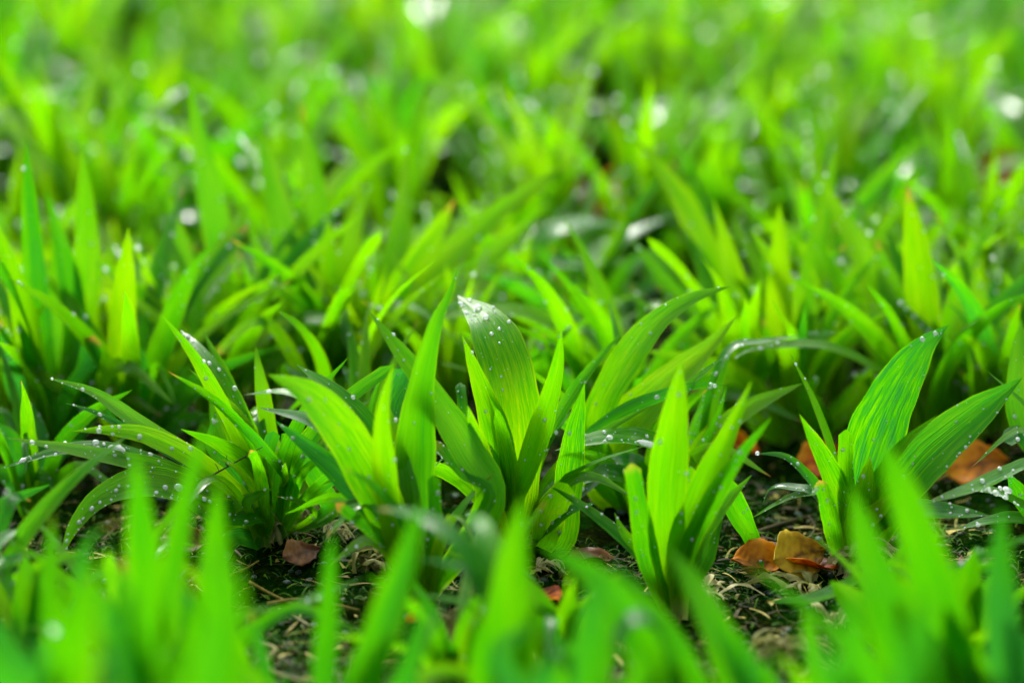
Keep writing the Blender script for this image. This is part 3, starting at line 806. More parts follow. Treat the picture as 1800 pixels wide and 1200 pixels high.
plant(240, 790, 'clump left of the arching clump with one sharp sunlit striped blade', [
    ([(218, 690), (216, 560), (226, 400)], 72, dict(t=.85, mo=.4, d=-.01, sh=2.0)),
    ([(250, 720), (290, 590), (330, 490), (376, 426)], 60, dict(t=.42, d=.01, sh=1.8)),
    ([(210, 740), (170, 620), (140, 540)], 60, dict(t=.2, d=.0)),
    ([(260, 750), (290, 690), (340, 640)], 56, dict(t=.3, d=-.02)),
    ([(230, 750), (240, 680), (250, 610)], 80, dict(t=.2, d=-.03)),
    ([(260, 760), (330, 690), (410, 660)], 60, dict(t=.35, d=.0)),
    ([(270, 770), (320, 740), (380, 730)], 50, dict(t=.3, d=.0)),
])
plant(390, 760, 'soft clump behind the leaning wet leaves with a short pointed side leaf', [
    ([(400, 650), (445, 540), (503, 473)], 50, dict(t=.6, d=.0, bg=[(.6, .9, 1.5, 1)])),
    ([(380, 640), (375, 500), (440, 350)], 76, dict(t=.66, d=.06)),
    ([(400, 640), (400, 520), (330, 130)], 74, dict(t=.5, d=.12)),
    ([(350, 700), (400, 630), (480, 580), (570, 562), (682, 600)], 40, dict(t=.6, up=.8, d=-.01, bg=[(.5, .8, 1.8, 1)], dr=12, rr=(0.00041999999999999996, 0.00113))),
    ([(380, 700), (430, 620), (520, 555)], 56, dict(t=.88, d=-.02, up=.4)),
    ([(390, 700), (450, 650), (560, 600)], 50, dict(t=.5, d=-.02)),
    ([(370, 640), (340, 520), (290, 320)], 60, dict(t=.6, d=.08)),
])
plant(560, 740, 'dense upright clump behind the long arching leaf left of centre', [
    ([(530, 620), (500, 420), (455, 225)], 74, dict(t=.6, d=.08)),
    ([(560, 600), (560, 400), (530, 180)], 70, dict(t=.66, d=.10)),
    ([(590, 600), (620, 420), (655, 320)], 70, dict(t=.72, d=.04)),
    ([(530, 640), (480, 520), (440, 400)], 70, dict(t=.62, d=.03)),
    ([(570, 620), (580, 500), (575, 380)], 76, dict(t=.7, d=.02)),
    ([(600, 640), (640, 560), (660, 450)], 60, dict(t=.55, d=.0)),
    ([(540, 650), (540, 560), (520, 460)], 66, dict(t=.4, d=.0)),
    ([(600, 680), (680, 640), (760, 590)], 50, dict(t=.4, up=.6, d=.0, dr=10, rr=(0.00056, 0.00135))),
    ([(580, 640), (600, 520), (610, 380)], 70, dict(t=.55, d=.06)),
])
plant(640, 720, 'clump with yellow green blades leaning right behind the twisting blade', [
    ([(660, 600), (745, 490), (860, 385), (987, 291)], 66, dict(t=.78, d=.05, sh=1.9)),
    ([(650, 600), (720, 480), (800, 350)], 66, dict(t=.86, d=.03, sh=2.4)),
    ([(690, 620), (800, 500), (900, 420), (975, 352)], 60, dict(t=.62, d=.07)),
    ([(650, 580), (700, 420), (715, 250)], 66, dict(t=.7, d=.10)),
    ([(640, 640), (620, 560), (600, 500)], 60, dict(t=.7, d=.0)),
    ([(700, 650), (800, 600), (900, 560)], 50, dict(t=.45, d=.05)),
    ([(680, 620), (760, 540), (850, 470)], 66, dict(t=.75, d=.02)),
    ([(670, 640), (690, 560), (740, 480)], 60, dict(t=.35, d=.04)),
])
plant(1110, 760, 'arching plant behind the big wet central leaf', [
    ([(1080, 690), (1030, 610), (960, 560), (870, 543), (745, 562)], 36, dict(t=.7, up=.4, d=-.04)),
    ([(1110, 660), (1075, 580), (1027, 495)], 44, dict(t=.66, d=.0)),
    ([(1090, 700), (1050, 640), (990, 600)], 40, dict(t=.5, d=.0)),
    ([(1100, 680), (1000, 610), (930, 600)], 34, dict(t=.3, up=.6, d=.02, dr=10)),
    ([(1120, 640), (1130, 560), (1110, 500)], 50, dict(t=.5, d=.05)),
])
plant(1010, 640, 'low wide plant with pale wet leaves lying flat above the central leaf', [
    ([(980, 560), (900, 480), (880, 420)], 60, dict(t=.45, d=.05)),
    ([(1000, 540), (1060, 450), (1190, 370)], 66, dict(t=.4, up=.9, d=.06, dr=14, rr=(0.0007, 0.00165))),
    ([(980, 560), (950, 430), (1020, 390), (1100, 400)], 46, dict(t=.4, up=.9, d=.03, dr=10, rr=(0.0007, 0.0015))),
    ([(1010, 560), (1060, 500), (1100, 460)], 50, dict(t=.4, up=.9, d=.03, dr=4, rr=(0.0007, 0.0015))),
    ([(970, 580), (860, 540), (800, 500)], 66, dict(t=.5, d=.05)),
    ([(980, 570), (920, 500), (960, 460), (1060, 470)], 46, dict(t=.42, up=.6, d=.02)),
])
plant(1300, 740, 'upright clump right of centre with blades leaning left', [
    ([(1290, 600), (1215, 380), (1115, 238)], 70, dict(t=.7, d=.10, sh=1.9)),
    ([(1325, 600), (1290, 480), (1253, 348)], 62, dict(t=.76, d=.03)),
    ([(1260, 620), (1180, 510), (1110, 420)], 60, dict(t=.5, d=.05)),
    ([(1250, 620), (1200, 540), (1150, 500)], 56, dict(t=.6, d=.03)),
    ([(1270, 600), (1240, 480), (1200, 400)], 60, dict(t=.5, d=.06)),
    ([(1300, 640), (1300, 560), (1280, 500)], 60, dict(t=.6, d=.0)),
    ([(1240, 660), (1200, 600), (1180, 560)], 50, dict(t=.4, d=.02)),
])
plant(1395, 760, 'upright bright clump with pointed blades behind the white tipped narrow leaf', [
    ([(1370, 620), (1370, 500), (1370, 356)], 68, dict(t=.84, d=.02, sh=2.0)),
    ([(1410, 600), (1440, 420), (1472, 245)], 64, dict(t=.7, d=.08)),
    ([(1420, 640), (1390, 520), (1320, 400)], 60, dict(t=.76, d=.03)),
    ([(1450, 650), (1500, 590), (1570, 543)], 44, dict(t=.66, br=.8, d=-.02)),
    ([(1400, 660), (1420, 560), (1430, 480)], 66, dict(t=.55, d=.02)),
    ([(1390, 680), (1360, 620), (1340, 560)], 60, dict(t=.6, d=-.01)),
    ([(1450, 760), (1420, 700), (1440, 660)], 60, dict(t=.45, d=-.05)),
    ([(1440, 760), (1500, 700), (1540, 640)], 60, dict(t=.6, d=-.04)),
    ([(1360, 760), (1330, 740), (1300, 720)], 60, dict(t=.6, d=-.04)),
])
plant(1620, 770, 'tall bright clump behind the dark speckled leaf at right', [
    ([(1632, 640), (1618, 490), (1595, 328)], 82, dict(t=.80, d=.02, sh=2.0)),
    ([(1650, 660), (1680, 540), (1714, 398)], 58, dict(t=.6, d=.03)),
    ([(1600, 640), (1530, 480), (1440, 308)], 70, dict(t=.74, d=.06)),
    ([(1580, 660), (1510, 560), (1420, 400)], 70, dict(t=.66, d=.05)),
    ([(1600, 700), (1560, 660), (1450, 606), (1330, 612), (1288, 632)], 28, dict(t=.62, up=.6, d=-.10, dr=22, vr=(.7, .99), rr=(0.00035, 0.00097), n=34)),
    ([(1590, 680), (1540, 590), (1500, 520)], 80, dict(t=.6, d=.01)),
    ([(1620, 680), (1580, 560), (1540, 420)], 80, dict(t=.62, d=.04)),
    ([(1600, 700), (1550, 680), (1500, 660)], 60, dict(t=.6, d=-.03)),
    ([(1650, 720), (1660, 640), (1640, 560)], 70, dict(t=.45, d=.0)),
])
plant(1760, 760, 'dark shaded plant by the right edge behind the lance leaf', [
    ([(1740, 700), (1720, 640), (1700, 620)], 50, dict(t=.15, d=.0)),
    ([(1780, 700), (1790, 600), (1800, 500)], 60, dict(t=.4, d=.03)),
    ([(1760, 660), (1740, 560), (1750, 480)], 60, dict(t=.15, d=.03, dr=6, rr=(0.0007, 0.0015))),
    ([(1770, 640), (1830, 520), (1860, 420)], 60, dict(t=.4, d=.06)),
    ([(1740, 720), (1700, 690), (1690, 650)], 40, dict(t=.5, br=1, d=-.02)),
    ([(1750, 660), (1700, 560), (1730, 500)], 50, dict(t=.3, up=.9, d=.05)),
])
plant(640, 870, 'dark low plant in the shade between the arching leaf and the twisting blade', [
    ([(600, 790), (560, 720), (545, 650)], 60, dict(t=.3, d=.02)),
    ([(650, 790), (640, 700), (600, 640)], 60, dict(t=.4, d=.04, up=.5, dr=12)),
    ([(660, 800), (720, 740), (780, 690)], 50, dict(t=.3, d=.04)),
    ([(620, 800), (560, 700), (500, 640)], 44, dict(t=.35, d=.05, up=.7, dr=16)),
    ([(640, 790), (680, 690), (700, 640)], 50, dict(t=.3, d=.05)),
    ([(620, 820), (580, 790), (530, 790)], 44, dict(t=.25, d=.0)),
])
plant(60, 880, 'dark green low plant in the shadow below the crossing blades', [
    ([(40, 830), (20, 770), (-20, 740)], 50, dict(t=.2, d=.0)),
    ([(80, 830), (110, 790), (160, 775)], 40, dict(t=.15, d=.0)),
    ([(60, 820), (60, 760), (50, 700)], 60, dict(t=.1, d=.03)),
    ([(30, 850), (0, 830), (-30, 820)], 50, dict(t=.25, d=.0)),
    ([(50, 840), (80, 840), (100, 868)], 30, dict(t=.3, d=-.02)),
])

GLINTS = []
# --- wet leaves bent over flat, which glint white out of focus
for gx, gy, gw, gh, dy, what in [
        (1130, 190, 200, 34, 150, 'with a long flat pale wet leaf above the dark hollow'), (1410, 130, 50, 26, 130, 'with one small glint left of the tall thin far blade'),
        (880, 60, 60, 44, 120, 'with a round pale glint near the top edge'), (730, 12, 110, 50, 110, 'with the largest pale glint at the top edge'),
        (-20, 205, 60, 46, 150, 'cut by the left edge with a bright glint'), (325, 262, 46, 26, 150, 'with a short bright glint left of the dense clump'),
        (300, 378, 60, 22, 150, 'with a flat pale leaf low between the left clumps'), (800, 170, 40, 34, 150, 'with a pale mint glint above the leaning yellow blades'),
        (1090, 385, 100, 40, 130, 'with a broad sparkling wet leaf right under the hollow'), (940, 395, 110, 30, 130, 'with a flat pale leaf left of the sparkling one'),
        (1040, 462, 70, 22, 130, 'with a small bright flat leaf above the arching blade'), (1255, 468, 44, 26, 130, 'with a white glint behind the arched speckled blade'),
        (1380, 490, 32, 22, 120, 'with a single white glint amid the bright pointed blades'), (1620, 380, 50, 40, 150, 'with a pale glint beside the tall right blade'),
        (1760, 380, 60, 30, 150, 'with a pale glint near the right edge'), (1720, 150, 60, 28, 140, 'with a faint glint near the upper right corner'),
        (590, 668, 70, 30, 120, 'with a pale glint just behind the long arching leaf'), (960, 660, 80, 24, 110, 'with a pale flat leaf right of the big raindrop leaf'),
        (1300, 220, 60, 22, 140, 'with small glints below the long pale leaf'), (1500, 205, 34, 18, 140, 'with a dim glint right of the thin far blade')]:
    sg = random.choice((-1, 1))
    GLINTS.append((gx + gw / 2, gw / 2 + 12, ground_at(gx, gy + dy).y))
    a0, a1 = (gx, gx + gw) if sg > 0 else (gx + gw, gx)
    plant((gx + gw / 2) - sg * gw * .5, gy + dy, 'soft plant ' + what, [
        ([(a0 - sg * 16, gy + dy * .5, .0), (a0, gy + 14, .005), ((a0 + a1) / 2, gy, .01), (a1, gy + 8, .012), (a1 + sg * 26, gy + 22, .01)], gh * 1.3,
         dict(tipn=1, tipf=.2, wet=.8, t=.5, r=0, tw=0, fold=.06, vp=.62, sh=2.4, dr=4, rr=(.0008, .0016), up=.6)),
        ([(gx + gw * .3, gy + dy * .6), (gx + gw * .2, gy + dy * .2)], gh * 1.3, dict(t=.6, up=.2)),
        ([(gx + gw * .7, gy + dy * .6), (gx + gw * .9, gy + dy * .3)], gh * 1.3, dict(t=.5, up=.2))], extra=4)

# ------------------------------------------------------------------ the soft rows further back
def hides_glint(x, y):
    px = 900 + x / (.956 * y + .13) * FPX
    return any(abs(px - g) < w + 8 and 0 < Y - y < .26 for g, w, Y in GLINTS)

def proto_plant(n_leaves, h, lean, tone, wet):
    """returns [(mesh, tone, mottle, brown, drops mesh)]"""
    out = []
    O = Vector((0, 0, 0))
    for i in range(n_leaves):
        az = 2 * math.pi * i / n_leaves + random.uniform(-.5, .5)
        flat = random.random() < wet
        out_r = (random.uniform(.45, .75) if flat else random.choice((random.uniform(.06, .34), random.uniform(.2, .6))) * lean) * h
        H = (random.uniform(.45, .7) if flat else random.uniform(.7, 1.05)) * h
        ca, sa = math.cos(az), math.sin(az)
        P = [Vector((ca * .004, sa * .004, -.006)), Vector((ca * out_r * .22, sa * out_r * .22, H * .42)),
             Vector((ca * out_r * .55, sa * out_r * .55, H * (.95 if flat else .78))), Vector((ca * out_r * 1.1, sa * out_r * 1.1, H * (.93 if flat else 1.05)))]
        w = h * random.uniform(.066, .108)
        face = Vector((-ca, -sa, .5)) if random.random() < .5 else Vector((random.uniform(-.6, .6), -1, .3))
        if flat: face = Vector((-ca * .5, -sa * .5, 1))
        lf = Leaf(P, w, face.normalized(), roll=random.uniform(-25, 25), twist=random.uniform(-25, 25), fold=random.uniform(.1, .2), vp=.5, base=.5,
                  sharp=random.uniform(1.5, 2.0), n=12, m=4)
        me = lf.mesh(O)
        dm = None
        if random.random() < .5 or flat:
            sp_ = [(random.uniform(.1, .9), random.uniform(.4, .95), random.uniform(.0012, .0031), 1.1, 1) for _ in range(random.randint(3, 9))]
            sp_ = [(u, v, r, s, face_up_side(lf, u, v)) for (u, v, r, s, _) in sp_]
            V, F = drops_geometry(lf, sp_, O, UD_SMALL)
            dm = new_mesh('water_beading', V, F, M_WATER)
        out.append((me, tone + random.uniform(-.16, .16), random.uniform(.1, .6), 1.0 if random.random() < .12 else 0.0, dm))
    return out

protos = [proto_plant(random.randint(11, 14), random.uniform(.145, .19), random.uniform(.8, 1.25), t_, w_)
          for t_, w_ in ((.7, .1), (.7, .12), (.55, .3), (.78, .0), (.66, .2), (.5, .15), (.72, .05), (.6, .35), (.8, .1), (.45, .3))]

def zone_words(x, y):
    # x: -1 .. 1 across the frame, y distance
    row = 'second' if y < 2.0 else 'third' if y < 2.35 else 'fourth' if y < 2.8 else 'farthest'
    side = 'left' if x < -.33 else 'middle' if x < .33 else 'right'
    return row, side
ROWTXT = {'second': 'soft green plant in the rows close behind the sharp ones',
          'third': 'blurred green plant in the rows halfway to the top',
          'fourth': 'heavily blurred green plant in the rows below the top edge',
          'farthest': 'fully dissolved green plant along the top edge'}
SIDETXT = {'left': 'left third', 'middle': 'middle third', 'right': 'right third'}
# hollows in the planting that show bare ground and dead leaves
HOLES = [ground_at(1085, 405), ground_at(1075, 455), ground_at(1090, 345), ground_at(1050, 300), ground_at(1010, 640), ground_at(270, 225), ground_at(1390, 800)]
HOLER = [0.08, 0.055, 0.08, 0.065, 0.03, 0.05, 0.06]
pts = []
BACK = {}
LANDMARKS = [(120, 'the drooping striped clump'), (330, 'the two leaning wet leaves'), (560, 'the long arching leaf'), (760, 'the twisting thread-tipped blade'),
             (920, 'the raindrop leaf at centre'), (1040, 'the flat leaf with the long water bead'), (640, 'the dark curled leaf'), (1270, 'the arched blade reaching up right'), (1660, 'the tip of the speckled leaf'), (440, 'the dark spear leaf'), (230, 'the sunlit striped blade'), (1150, 'the forked stump plant'), (1370, 'the white-tipped narrow leaf'), (1560, 'the dark speckled leaf'), (1760, 'the lance leaf at right')]
ORD = ['nearest', 'second', 'third', 'fourth', 'fifth', 'sixth', 'seventh', 'eighth', 'ninth', 'tenth', 'eleventh', 'twelfth', 'thirteenth', 'fourteenth', 'fifteenth', 'sixteenth', 'seventeenth', 'eighteenth', 'nineteenth', 'twentieth', 'twenty-first', 'twenty-second', 'twenty-third', 'twenty-fourth', 'twenty-fifth']
FILL = []
def near_fill():
    tries = 0
    spots = [Vector(o.location) for o in COL.objects if o.type == 'EMPTY' and o.get('category') == 'plant']
    while len(FILL) < 56 and tries < 6000:
        tries += 1
        y = random.uniform(1.47, 1.78); half = .225 * y + .02
        x = random.uniform(-half, half)
        if any((x - q.x) ** 2 + (y - q.y) ** 2 < .032 ** 2 for q in spots): continue
        if any((x - h.x) ** 2 + ((y - h.y) * .55) ** 2 < r * r for h, r in zip(HOLES, HOLER)): continue
        if abs(900 + x / (.956 * y + .13) * FPX - 1050) < 70: continue
        if hides_glint(x, y): continue
        spots.append(Vector((x, y, 0))); FILL.append(1)
        put_proto(x, y, random.uniform(.5, .7), .06)
def put_proto(x, y, s, shift):
    pr = random.choice(protos)
    base = Vector((x, y, gz(x, y)))
    root = bpy.data.objects.new('leafy_plant', None); COL.objects.link(root)
    root.location = base; root.rotation_euler = (random.uniform(-.12, .12), random.uniform(-.12, .12), random.uniform(0, 6.28))
    root.scale = (s, s, s); root.empty_display_size = .02
    ix = 900 + x / (.956 * y + .13) * FPX
    lm = min(LANDMARKS, key=lambda q: abs(q[0] - ix))[1]
    BACK.setdefault(lm, []).append((y, root))
    tag(root, 'x', 'plant', 'soft plants in the rows behind the sharp ones')
    for me, tone, mo, br, dm in pr:
        o = link('leaf', me, root)
        o['wet'] = .8 if dm is not None else .1
        o['tone'] = float(min(.95, max(0, tone + shift))); o['mottle'] = float(mo); o['tip_brown'] = float(br)
        if dm is not None:
            d = link('water_beading', dm, o); d['kind'] = 'stuff'
def far_plants():
    tries = 0
    while len(pts) < 215 and tries < 9000:
        tries += 1
        y = random.uniform(1.74, 3.7)
        half = .225 * y * 1.12 + .05
        x = random.uniform(-half, half)
        mind = .066 + .022 * (y - 1.7)
        if any((x - a) ** 2 + (y - b) ** 2 < mind * mind for a, b in pts): continue
        if any((x - h.x) ** 2 + ((y - h.y) * .55) ** 2 < r * r for h, r in zip(HOLES, HOLER)): continue
        if hides_glint(x, y): continue
        pts.append((x, y))
        pr = random.choice(protos)
        row, side = zone_words(x / (.215 * y), y)
        base = Vector((x, y, gz(x, y)))
        root = bpy.data.objects.new('leafy_plant', None); COL.objects.link(root)
        root.location = base; root.rotation_euler = (random.uniform(-.12, .12), random.uniform(-.12, .12), random.uniform(0, 6.28))
        s = random.uniform(.85, 1.12); root.scale = (s, s, s)
        root.empty_display_size = .02
        if row in ('second', 'third'):
            ix = 900 + x / (.956 * y + .13) * FPX
            lm = min(LANDMARKS, key=lambda q: abs(q[0] - ix))[1]
            BACK.setdefault(lm, []).append((y, root))
            tag(root, 'x', 'plant', 'soft plants in the rows behind the sharp ones')
        else:
            tag(root, f'{ROWTXT[row]}, {SIDETXT[side]}', 'plant', f'{row} row plants, {side} third')
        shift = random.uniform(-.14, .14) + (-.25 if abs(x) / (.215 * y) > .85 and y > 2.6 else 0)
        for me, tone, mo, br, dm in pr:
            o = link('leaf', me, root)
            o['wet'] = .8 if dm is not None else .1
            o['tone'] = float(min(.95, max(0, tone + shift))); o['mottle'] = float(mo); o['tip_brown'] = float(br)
            if dm is not None and random.random() < .6:
                d = link('water_beading', dm, o); d['kind'] = 'stuff'
near_fill()
far_plants()
for lm, rows in BACK.items():
    rows.sort(key=lambda q: q[0])
    for i, (y, root) in enumerate(rows):
        root['label'] = f'blurred green plant, {ORD[min(i, 24)]} going back in line behind {lm}'

# ------------------------------------------------------------------ dead leaves, twigs, straw on the soil
def fallen_leaf(px, py, size, rot, material, label, curl=.35, z=0.004, lift=None, elong=1.5, tilt=0.0):
    c = ground_at(px, py, z); c.z = max(gz(c.x, c.y), -0.004) + z
    V, F, S = [], [], []
    nu, nv = 14, 8
    ph = random.random() * 6
    for i in range(nu + 1):
        a = i / nu
        w = math.sin(math.pi * min(1, a ** .8)) ** 1.15 * size / elong * .56 * (1 + .08 * math.sin(a * 31 + ph))
        for j in range(nv + 1):
            s = j / nv * 2 - 1
            x = (a - .5) * size; y = s * w * (1 + .06 * math.sin(a * 23 + ph))
            zz = curl * size * (.35 * s * s * math.sin(a * 3.1) + .30 * (a - .5) ** 2 + .13 * math.sin(a * 7 + ph) * s + .05 * math.sin(a * 13 + s * 4)) + .012 * size * (abs(s) < .08)
            V.append((x, y, zz)); S.append(min(1, max(0, .5 + .3 * math.sin(a * 5 + ph) + .25 * s - (.35 if abs(s) < .1 else 0) - (.22 if (i + abs(j - 4)) % 3 == 0 else 0) + random.uniform(-.12, .12))))
    a_ = nv + 1
    for i in range(nu):
        for j in range(nv):
            F.append((i * a_ + j, i * a_ + j + 1, (i + 1) * a_ + j + 1, (i + 1) * a_ + j))
    o = link('fallen_leaf', new_mesh('fallen_leaf', V, F, material, shade=S))
    o.location = c; o.rotation_euler = (tilt, random.uniform(-.2, .2), rot)
    sm = o.modifiers.new('thickness', 'SOLIDIFY'); sm.thickness = .0004
    # its stalk
    st = tube([Vector((size * .48, 0, curl * size * .07)), Vector((size * .62, .1 * size, .1 * size)), Vector((size * .75, .12 * size, .05 * size))], .0005, .0004)
    link('stalk', new_mesh('stalk', st[0], st[1], M_TWIG, shade=[.6] * len(st[0])), o)
    tag(o, label, 'dead leaf')
    return o

def tube(P, r0, r1, seg=6, n=16):
    C, _ = catmull(P, n)
    V, F = [], []
    for k, c in enumerate(C):
        T = (C[min(n, k + 1)] - C[max(0, k - 1)]).normalized()
        S = T.cross(Vector((.1, .2, 1))).normalized(); B = T.cross(S)
        r = r0 + (r1 - r0) * k / n
        for s in range(seg):
            a = 2 * math.pi * s / seg
            V.append(c + S * (math.cos(a) * r) + B * (math.sin(a) * r))
    for k in range(n):
        for s in range(seg):
            F.append((k * seg + s, k * seg + (s + 1) % seg, (k + 1) * seg + (s + 1) % seg, (k + 1) * seg + s))
    F.append(tuple(range(seg))[::-1]); F.append(tuple(n * seg + s for s in range(seg)))
    return V, F

fallen_leaf(1405, 965, .036, .5, M_YELLOW, 'olive yellow dead leaf propped behind the short brown-tipped stump leaf', tilt=.7, z=.010, elong=1.25)
fallen_leaf(1410, 985, .040, 2.9, M_ORANGE, 'orange dead leaf lying flat beneath the olive yellow one', tilt=.3, z=.003)
fallen_leaf(1335, 978, .034, .2, M_AMBER, 'curled orange dead leaf where the drooping green tip ends', curl=.6, tilt=.4, z=.006)
fallen_leaf(1345, 950, .028, 1.4, M_BROWN, 'dark brown dead leaf behind the curled orange one', z=.006)
fallen_leaf(1450, 800, .040, .3, M_ORANGE, 'blurred orange dead leaf behind the blunt upright leaf at right', tilt=.6, z=.012)
fallen_leaf(1310, 775, .032, 1.2, M_ORANGE, 'blurred orange dead leaf between the upright blade and the stump plant', tilt=.6, z=.014)
fallen_leaf(1715, 812, .042, .1, M_AMBER, 'bright amber dead leaf below the lance leaf at the right', tilt=.6, z=.012, elong=1.25)
fallen_leaf(1115, 352, .075, .1, M_AMBER, 'far blurred orange dead leaf in the dark hollow above centre', tilt=.9, z=.03, elong=1.5)
fallen_leaf(1060, 352, .06, 1.1, M_BROWN, 'far blurred brown dead leaf at the near side of the dark hollow', tilt=.4, z=.012)
fallen_leaf(945, 655, .036, .8, M_ORANGE, 'reddish dead leaf showing just right of the big wet leaf', tilt=.9, z=.02)
fallen_leaf(285, 245, .08, .8, M_BROWN, 'far blurred brown dead leaf in the upper left', tilt=.6, z=.03)
fallen_leaf(1040, 985, .030, .4, M_BROWN, 'small brown dead leaf in the shade right of the textured centre leaf', z=.004)
fallen_leaf(955, 1045, .026, 2.2, M_ORANGE, 'small orange scrap of leaf on soil right of the bottom centre blade', z=.004)
fallen_leaf(740, 1075, .018, .4, M_ORANGE, 'tiny orange scrap at the foot of the tall twisting plant', z=.006)
fallen_leaf(1710, 985, .026, 1.9, M_BROWN, 'dark red brown dead leaf on the soil near the right edge', z=.004)
fallen_leaf(530, 975, .026, .7, M_BROWN, 'small brown dead leaf beside the pale sheath at lower left', z=.006, tilt=.5)
fallen_leaf(325, 955, .030, .2, M_BROWN, 'shaded red brown dead leaf under the drooping striped leaf', z=.004, tilt=.5)
fallen_leaf(1780, 330, .09, .2, M_ORANGE, 'far blurred orange dead leaf by the right edge', z=.04, tilt=.8)
fallen_leaf(960, 470, .05, .9, M_ORANGE, 'blurred orange dead leaf among flat wet leaves above the centre', z=.03, tilt=.9)

def strand(name, pix, r, material, label, cat, z=.004, shade=.7, taper=.5):
    P = []
    for (x, y, *h) in pix:
        q = ground_at(x, y); zz = gz(q.x, q.y) + z + (h[0] if h else 0)
        P.append(ground_at(x, y, zz))
    o0 = P[0].copy()
    V, F = tube([p - o0 for p in P], r, r * taper, 6, 24)
    o = link(name, new_mesh(name, V, F, material, shade=[shade] * len(V)))
    o.location = o0
    tag(o, label, cat)
    return o
strand('straw_stalk', [(438, 1022), (480, 1045), (520, 1062), (560, 1072)], .0009, M_STRAW, 'long thin tan straw stalk lying on the dark soil at lower left', 'straw')
strand('straw_stalk', [(470, 1060), (530, 1052), (590, 1062), (632, 1072)], .0010, M_STRAW, 'slightly thicker straw crossing the long tan one', 'straw')
strand('straw_stalk', [(490, 1068), (515, 1082), (545, 1098)], .0008, M_SHEATH, 'short pale straw below the crossing straws', 'straw', shade=.95)
strand('root_strand', [(455, 1128), (485, 1140), (472, 1158), (482, 1180), (530, 1195), (580, 1205)], .0011, M_SHEATH, 'curly pale root strand at the very bottom of the bare soil', 'root', shade=.6)
strand('straw_stalk', [(405, 1010), (430, 1000), (455, 985)], .0009, M_STRAW, 'bent straw bit beside the folded dark leaf', 'straw')
strand('straw_stalk', [(1620, 855), (1680, 830), (1760, 815)], .0011, M_STRAW, 'brown straw stalk behind the lance leaf at right', 'straw', z=.01)
strand('straw_stalk', [(1640, 880), (1690, 862), (1740, 850)], .0009, M_STRAW, 'thin brown straw just in front of the other near the right edge', 'straw', z=.006)
strand('straw_stalk', [(1330, 935), (1380, 918), (1430, 905)], .0013, M_STRAW, 'brown stem lying in the hollow left of the stump leaf', 'straw', z=.004, shade=.3)
strand('straw_stalk', [(1424, 945), (1432, 925), (1422, 905, .004)], .0007, M_STRAW, 'short upright brown stalk beside the olive yellow leaf', 'straw', z=.01, shade=.3)
# the fine dark branching twig caught in the leaves at left
def twig():
    Y = 1.275
    P = [at(x, y, Y) for x, y in ((368, 838), (400, 820), (430, 803), (462, 785))]
    root = bpy.data.objects.new('dark_twig', None); COL.objects.link(root); root.location = P[0]
    tag(root, 'fine dark twig bridging the leaves above the pale sheath at left', 'twig')
    V, F = tube([p - P[0] for p in P], .0006, .0003)
    link('stem', new_mesh('stem', V, F, M_TWIG, shade=[.3] * len(V)), root)
    for a, b in (((400, 820), (398, 800)), ((400, 820), (388, 805)), ((430, 803), (448, 800)), ((430, 803), (442, 812)), ((385, 828), (378, 815))):
        p, q = at(*a, Y), at(*b, Y)
        V, F = tube([p - P[0], (p + q) / 2 - P[0] + Vector((0, 0, .0006)), q - P[0]], .0003, .0002, 5, 5)
        link('side_shoot', new_mesh('side_shoot', V, F, M_TWIG, shade=[.3] * len(V)), root)
twig()

def crumple(px, py, size, label, rot=0, tall=.5, mat_=None, n=7, shade=.7, name='dried_sheath'):
    n = int(n * 1.6)
    """withered leaf sheaths: a rosette of curled torn strips"""
    c = ground_at(px, py); c.z = gz(c.x, c.y)
    root = bpy.data.objects.new(name, None); COL.objects.link(root); root.location = c; root.empty_display_size = .01
    tag(root, label, 'dead leaf bundle')
    for i in range(n):
        az = rot + random.uniform(-1.3, 1.3)
        L = size * random.uniform(.4, 1.1); w = size * random.uniform(.03, .13)
        nu, nv = 12, 4
        V, F, S = [], [], []
        ph = random.random() * 6
        ox, oy = random.uniform(-.3, .3) * size, random.uniform(-.15, .15) * size
        for k in range(nu + 1):
            a = k / nu
            r = L * a; zz = L * tall * math.sin(a * 2.4 + ph * .1) * (1 - .3 * a) + .006 * size
            bend = az + .45 * math.sin(a * 2 + ph)
            cx_, cy_ = ox + math.cos(bend) * r * .7, oy + math.sin(bend) * r * .5
            ww = w * (1 - .6 * a) * (.8 + .25 * math.sin(a * 17 + ph))
            for j in range(nv + 1):
                s = j / nv * 2 - 1
                V.append((cx_ - math.sin(bend) * s * ww, cy_ + math.cos(bend) * s * ww, zz + ww * .9 * s * s * math.cos(a * 5 + ph) + .1 * ww * math.sin(s * 9)))
                S.append(min(1, max(0, shade + .3 * math.sin(s * 7 + ph) * random.random())))
        for k in range(nu):
            for j in range(nv):
                F.append((k * 5 + j, k * 5 + j + 1, (k + 1) * 5 + j + 1, (k + 1) * 5 + j))
        link('torn_strip', new_mesh('torn_strip', V, F, mat_ or M_SHEATH, shade=S), root)
crumple(478, 960, .022, 'pale dry sheath standing at the foot of the dark spear leaf', rot=1.2, tall=1.0, n=6)
crumple(515, 930, .026, 'whitish curled sheath scraps behind the small tan-tipped leaf', rot=.5, tall=.8, n=9, shade=.85)
crumple(590, 955, .024, 'pale curled scrap beside the dark blunt leaf', rot=.3, tall=.7, n=7, shade=.8)
crumple(640, 1000, .034, 'matted bundle of fibrous dead leaves left of the tall twisting plant', rot=.1, tall=.4, n=12, shade=.5)
crumple(760, 1095, .03, 'blurred pale debris at the foot of the tall twisting plant', rot=.1, tall=.5, n=10, shade=.7)
crumple(830, 1140, .045, 'blurred tangle of dead leaves on the soil at bottom centre', rot=.1, tall=.35, n=14, shade=.5)
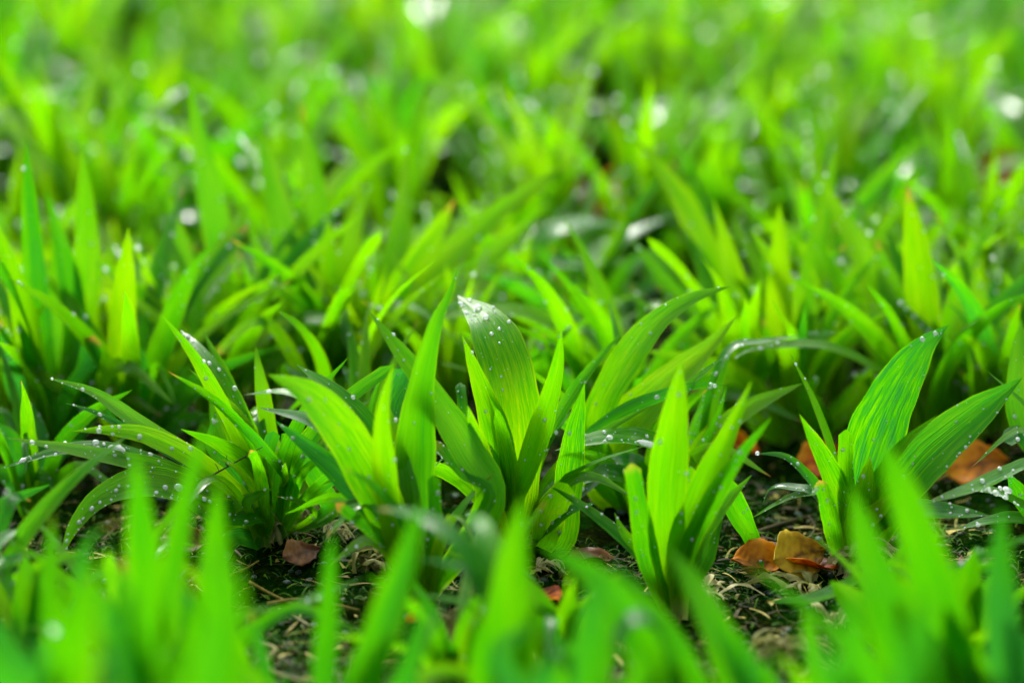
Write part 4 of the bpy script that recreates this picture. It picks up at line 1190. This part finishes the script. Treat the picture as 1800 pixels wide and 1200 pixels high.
crumple(960, 1010, .022, 'small white scrap between the textured leaf and the bottom blade', rot=.2, tall=.4, n=5, shade=.9)
crumple(1240, 1030, .036, 'long whitish dead leaf right below the drooping leaf tip', rot=0., tall=.25, n=6, shade=.9)
crumple(1480, 1000, .042, 'pale fibrous tuft at the foot of the right hand plant', rot=.4, tall=.6, n=14, shade=.75)
crumple(1400, 1020, .040, 'flat brownish dead strips left of the fibrous tuft', rot=3., tall=.2, n=9, shade=.45)
crumple(1490, 1080, .034, 'grey curled dead leaf under the bent pale leaf', rot=1.5, tall=.5, n=6, shade=.8)
crumple(1360, 1150, .05, 'blurred dead leaf scraps on soil in lower right', rot=.3, tall=.3, n=10, shade=.6)

# the bent pale leaf lying on the ground at right
def lying_leaf():
    P = [at(x, y, 1.24) for x, y in ((1512, 1008), (1475, 1035), (1420, 1052), (1348, 1056))]
    P = [ground_at(x, y, z) for (x, y), z in zip(((1512, 1008), (1475, 1034), (1420, 1052), (1346, 1057)), (.016, .014, .010, .006))]
    lf = Leaf(P, 28 * m_per_px(P[1]), Vector((0, -.4, 1)), roll=0, twist=0, fold=.1, vp=.4, base=.6, n=20, m=6, sharp=2.2)
    o = link('bent_leaf', lf.mesh(P[0])); o.location = P[0]
    o['tone'] = .35; o['mottle'] = .1; o['tip_brown'] = 1.0
    tag(o, 'pale green broken leaf with tan tip lying bent on dead strips at right', 'leaf')
lying_leaf()

# masses nobody could count
def scatter_strips(name, n, xr, yr, Lr, Wr, material, label, curl=.5, up=.35, avoid=None):
    V, F, S, off = [], [], [], 0
    for _ in range(n):
        y = yr[0] + (yr[1] - yr[0]) * random.random() ** 1.3
        x = random.uniform(-1, 1) * xr * (y / 1.3)
        if vnoise(np.array([x]), np.array([y]), .06, 9)[0] < random.uniform(.15, .75): continue
        L = random.uniform(*Lr); W = random.uniform(*Wr); az = random.uniform(0, 6.28); k = random.uniform(-2.5, 2.5) * curl
        z0 = gz(x, y) + random.uniform(0, .003); el = random.uniform(-.1, up); sh = random.random() ** (1.7 if name == 'leaf_litter' else 1.1)
        p = np.array([x, y, z0]); seg = 6
        for i in range(seg + 1):
            a = i / seg
            d = az + k * a
            ww = W * (1 - .7 * a) * .5
            s = np.array([-math.sin(d), math.cos(d), .3 * math.sin(az * 3 + a * 4)]) * ww
            V.append(p - s); V.append(p + s + np.array([0, 0, ww * .4])); S += [sh, sh]
            p = p + np.array([math.cos(d), math.sin(d), el * math.cos(a * 3.1)]) * (L / seg)
        for i in range(seg):
            b = off + 2 * i
            F.append((b, b + 1, b + 3, b + 2))
        off += 2 * (seg + 1)
    o = link(name, new_mesh(name, V, F, material, shade=S))
    tag(o, label, None, kind='stuff')
scatter_strips('leaf_litter', 8000, .36, (.95, 1.75), (.004, .018), (.0008, .0034), M_STRAW, 'crumbled brown and tan leaf scraps over the soil', curl=.3)
scatter_strips('straw_litter', 2600, .36, (.95, 1.75), (.008, .035), (.0003, .0007), M_STRAW, 'fine straw and rootlets matted on the soil', curl=.8)
scatter_strips('moss', 34000, .36, (.95, 1.7), (.003, .009), (.0004, .0012), M_MOSS, 'low dark moss creeping over the soil', curl=.8, up=1.2)

def pebbles():
    V, F, S, off = [], [], [], 0
    U, UF = unit_drop(7, 5)
    for _ in range(420):
        y = random.uniform(1.0, 1.45); x = random.uniform(-.33, .33)
        r = random.uniform(.0007, .0026)
        k = U * np.array([r * random.uniform(.8, 1.5), r * random.uniform(.8, 1.3), r * .6]) + rng.normal(0, r * .06, U.shape)
        V.append(k + np.array([x, y, gz(x, y) + r * .2])); F += [tuple(i + off for i in f) for f in UF]; off += len(U)
        S += [random.random()] * len(U)
    V = np.vstack(V)
    o = link('gravel', new_mesh('gravel', V, F, M_STONE, shade=S))
    tag(o, 'tiny grey teal grit scattered in the soil', None, kind='stuff')
pebbles()
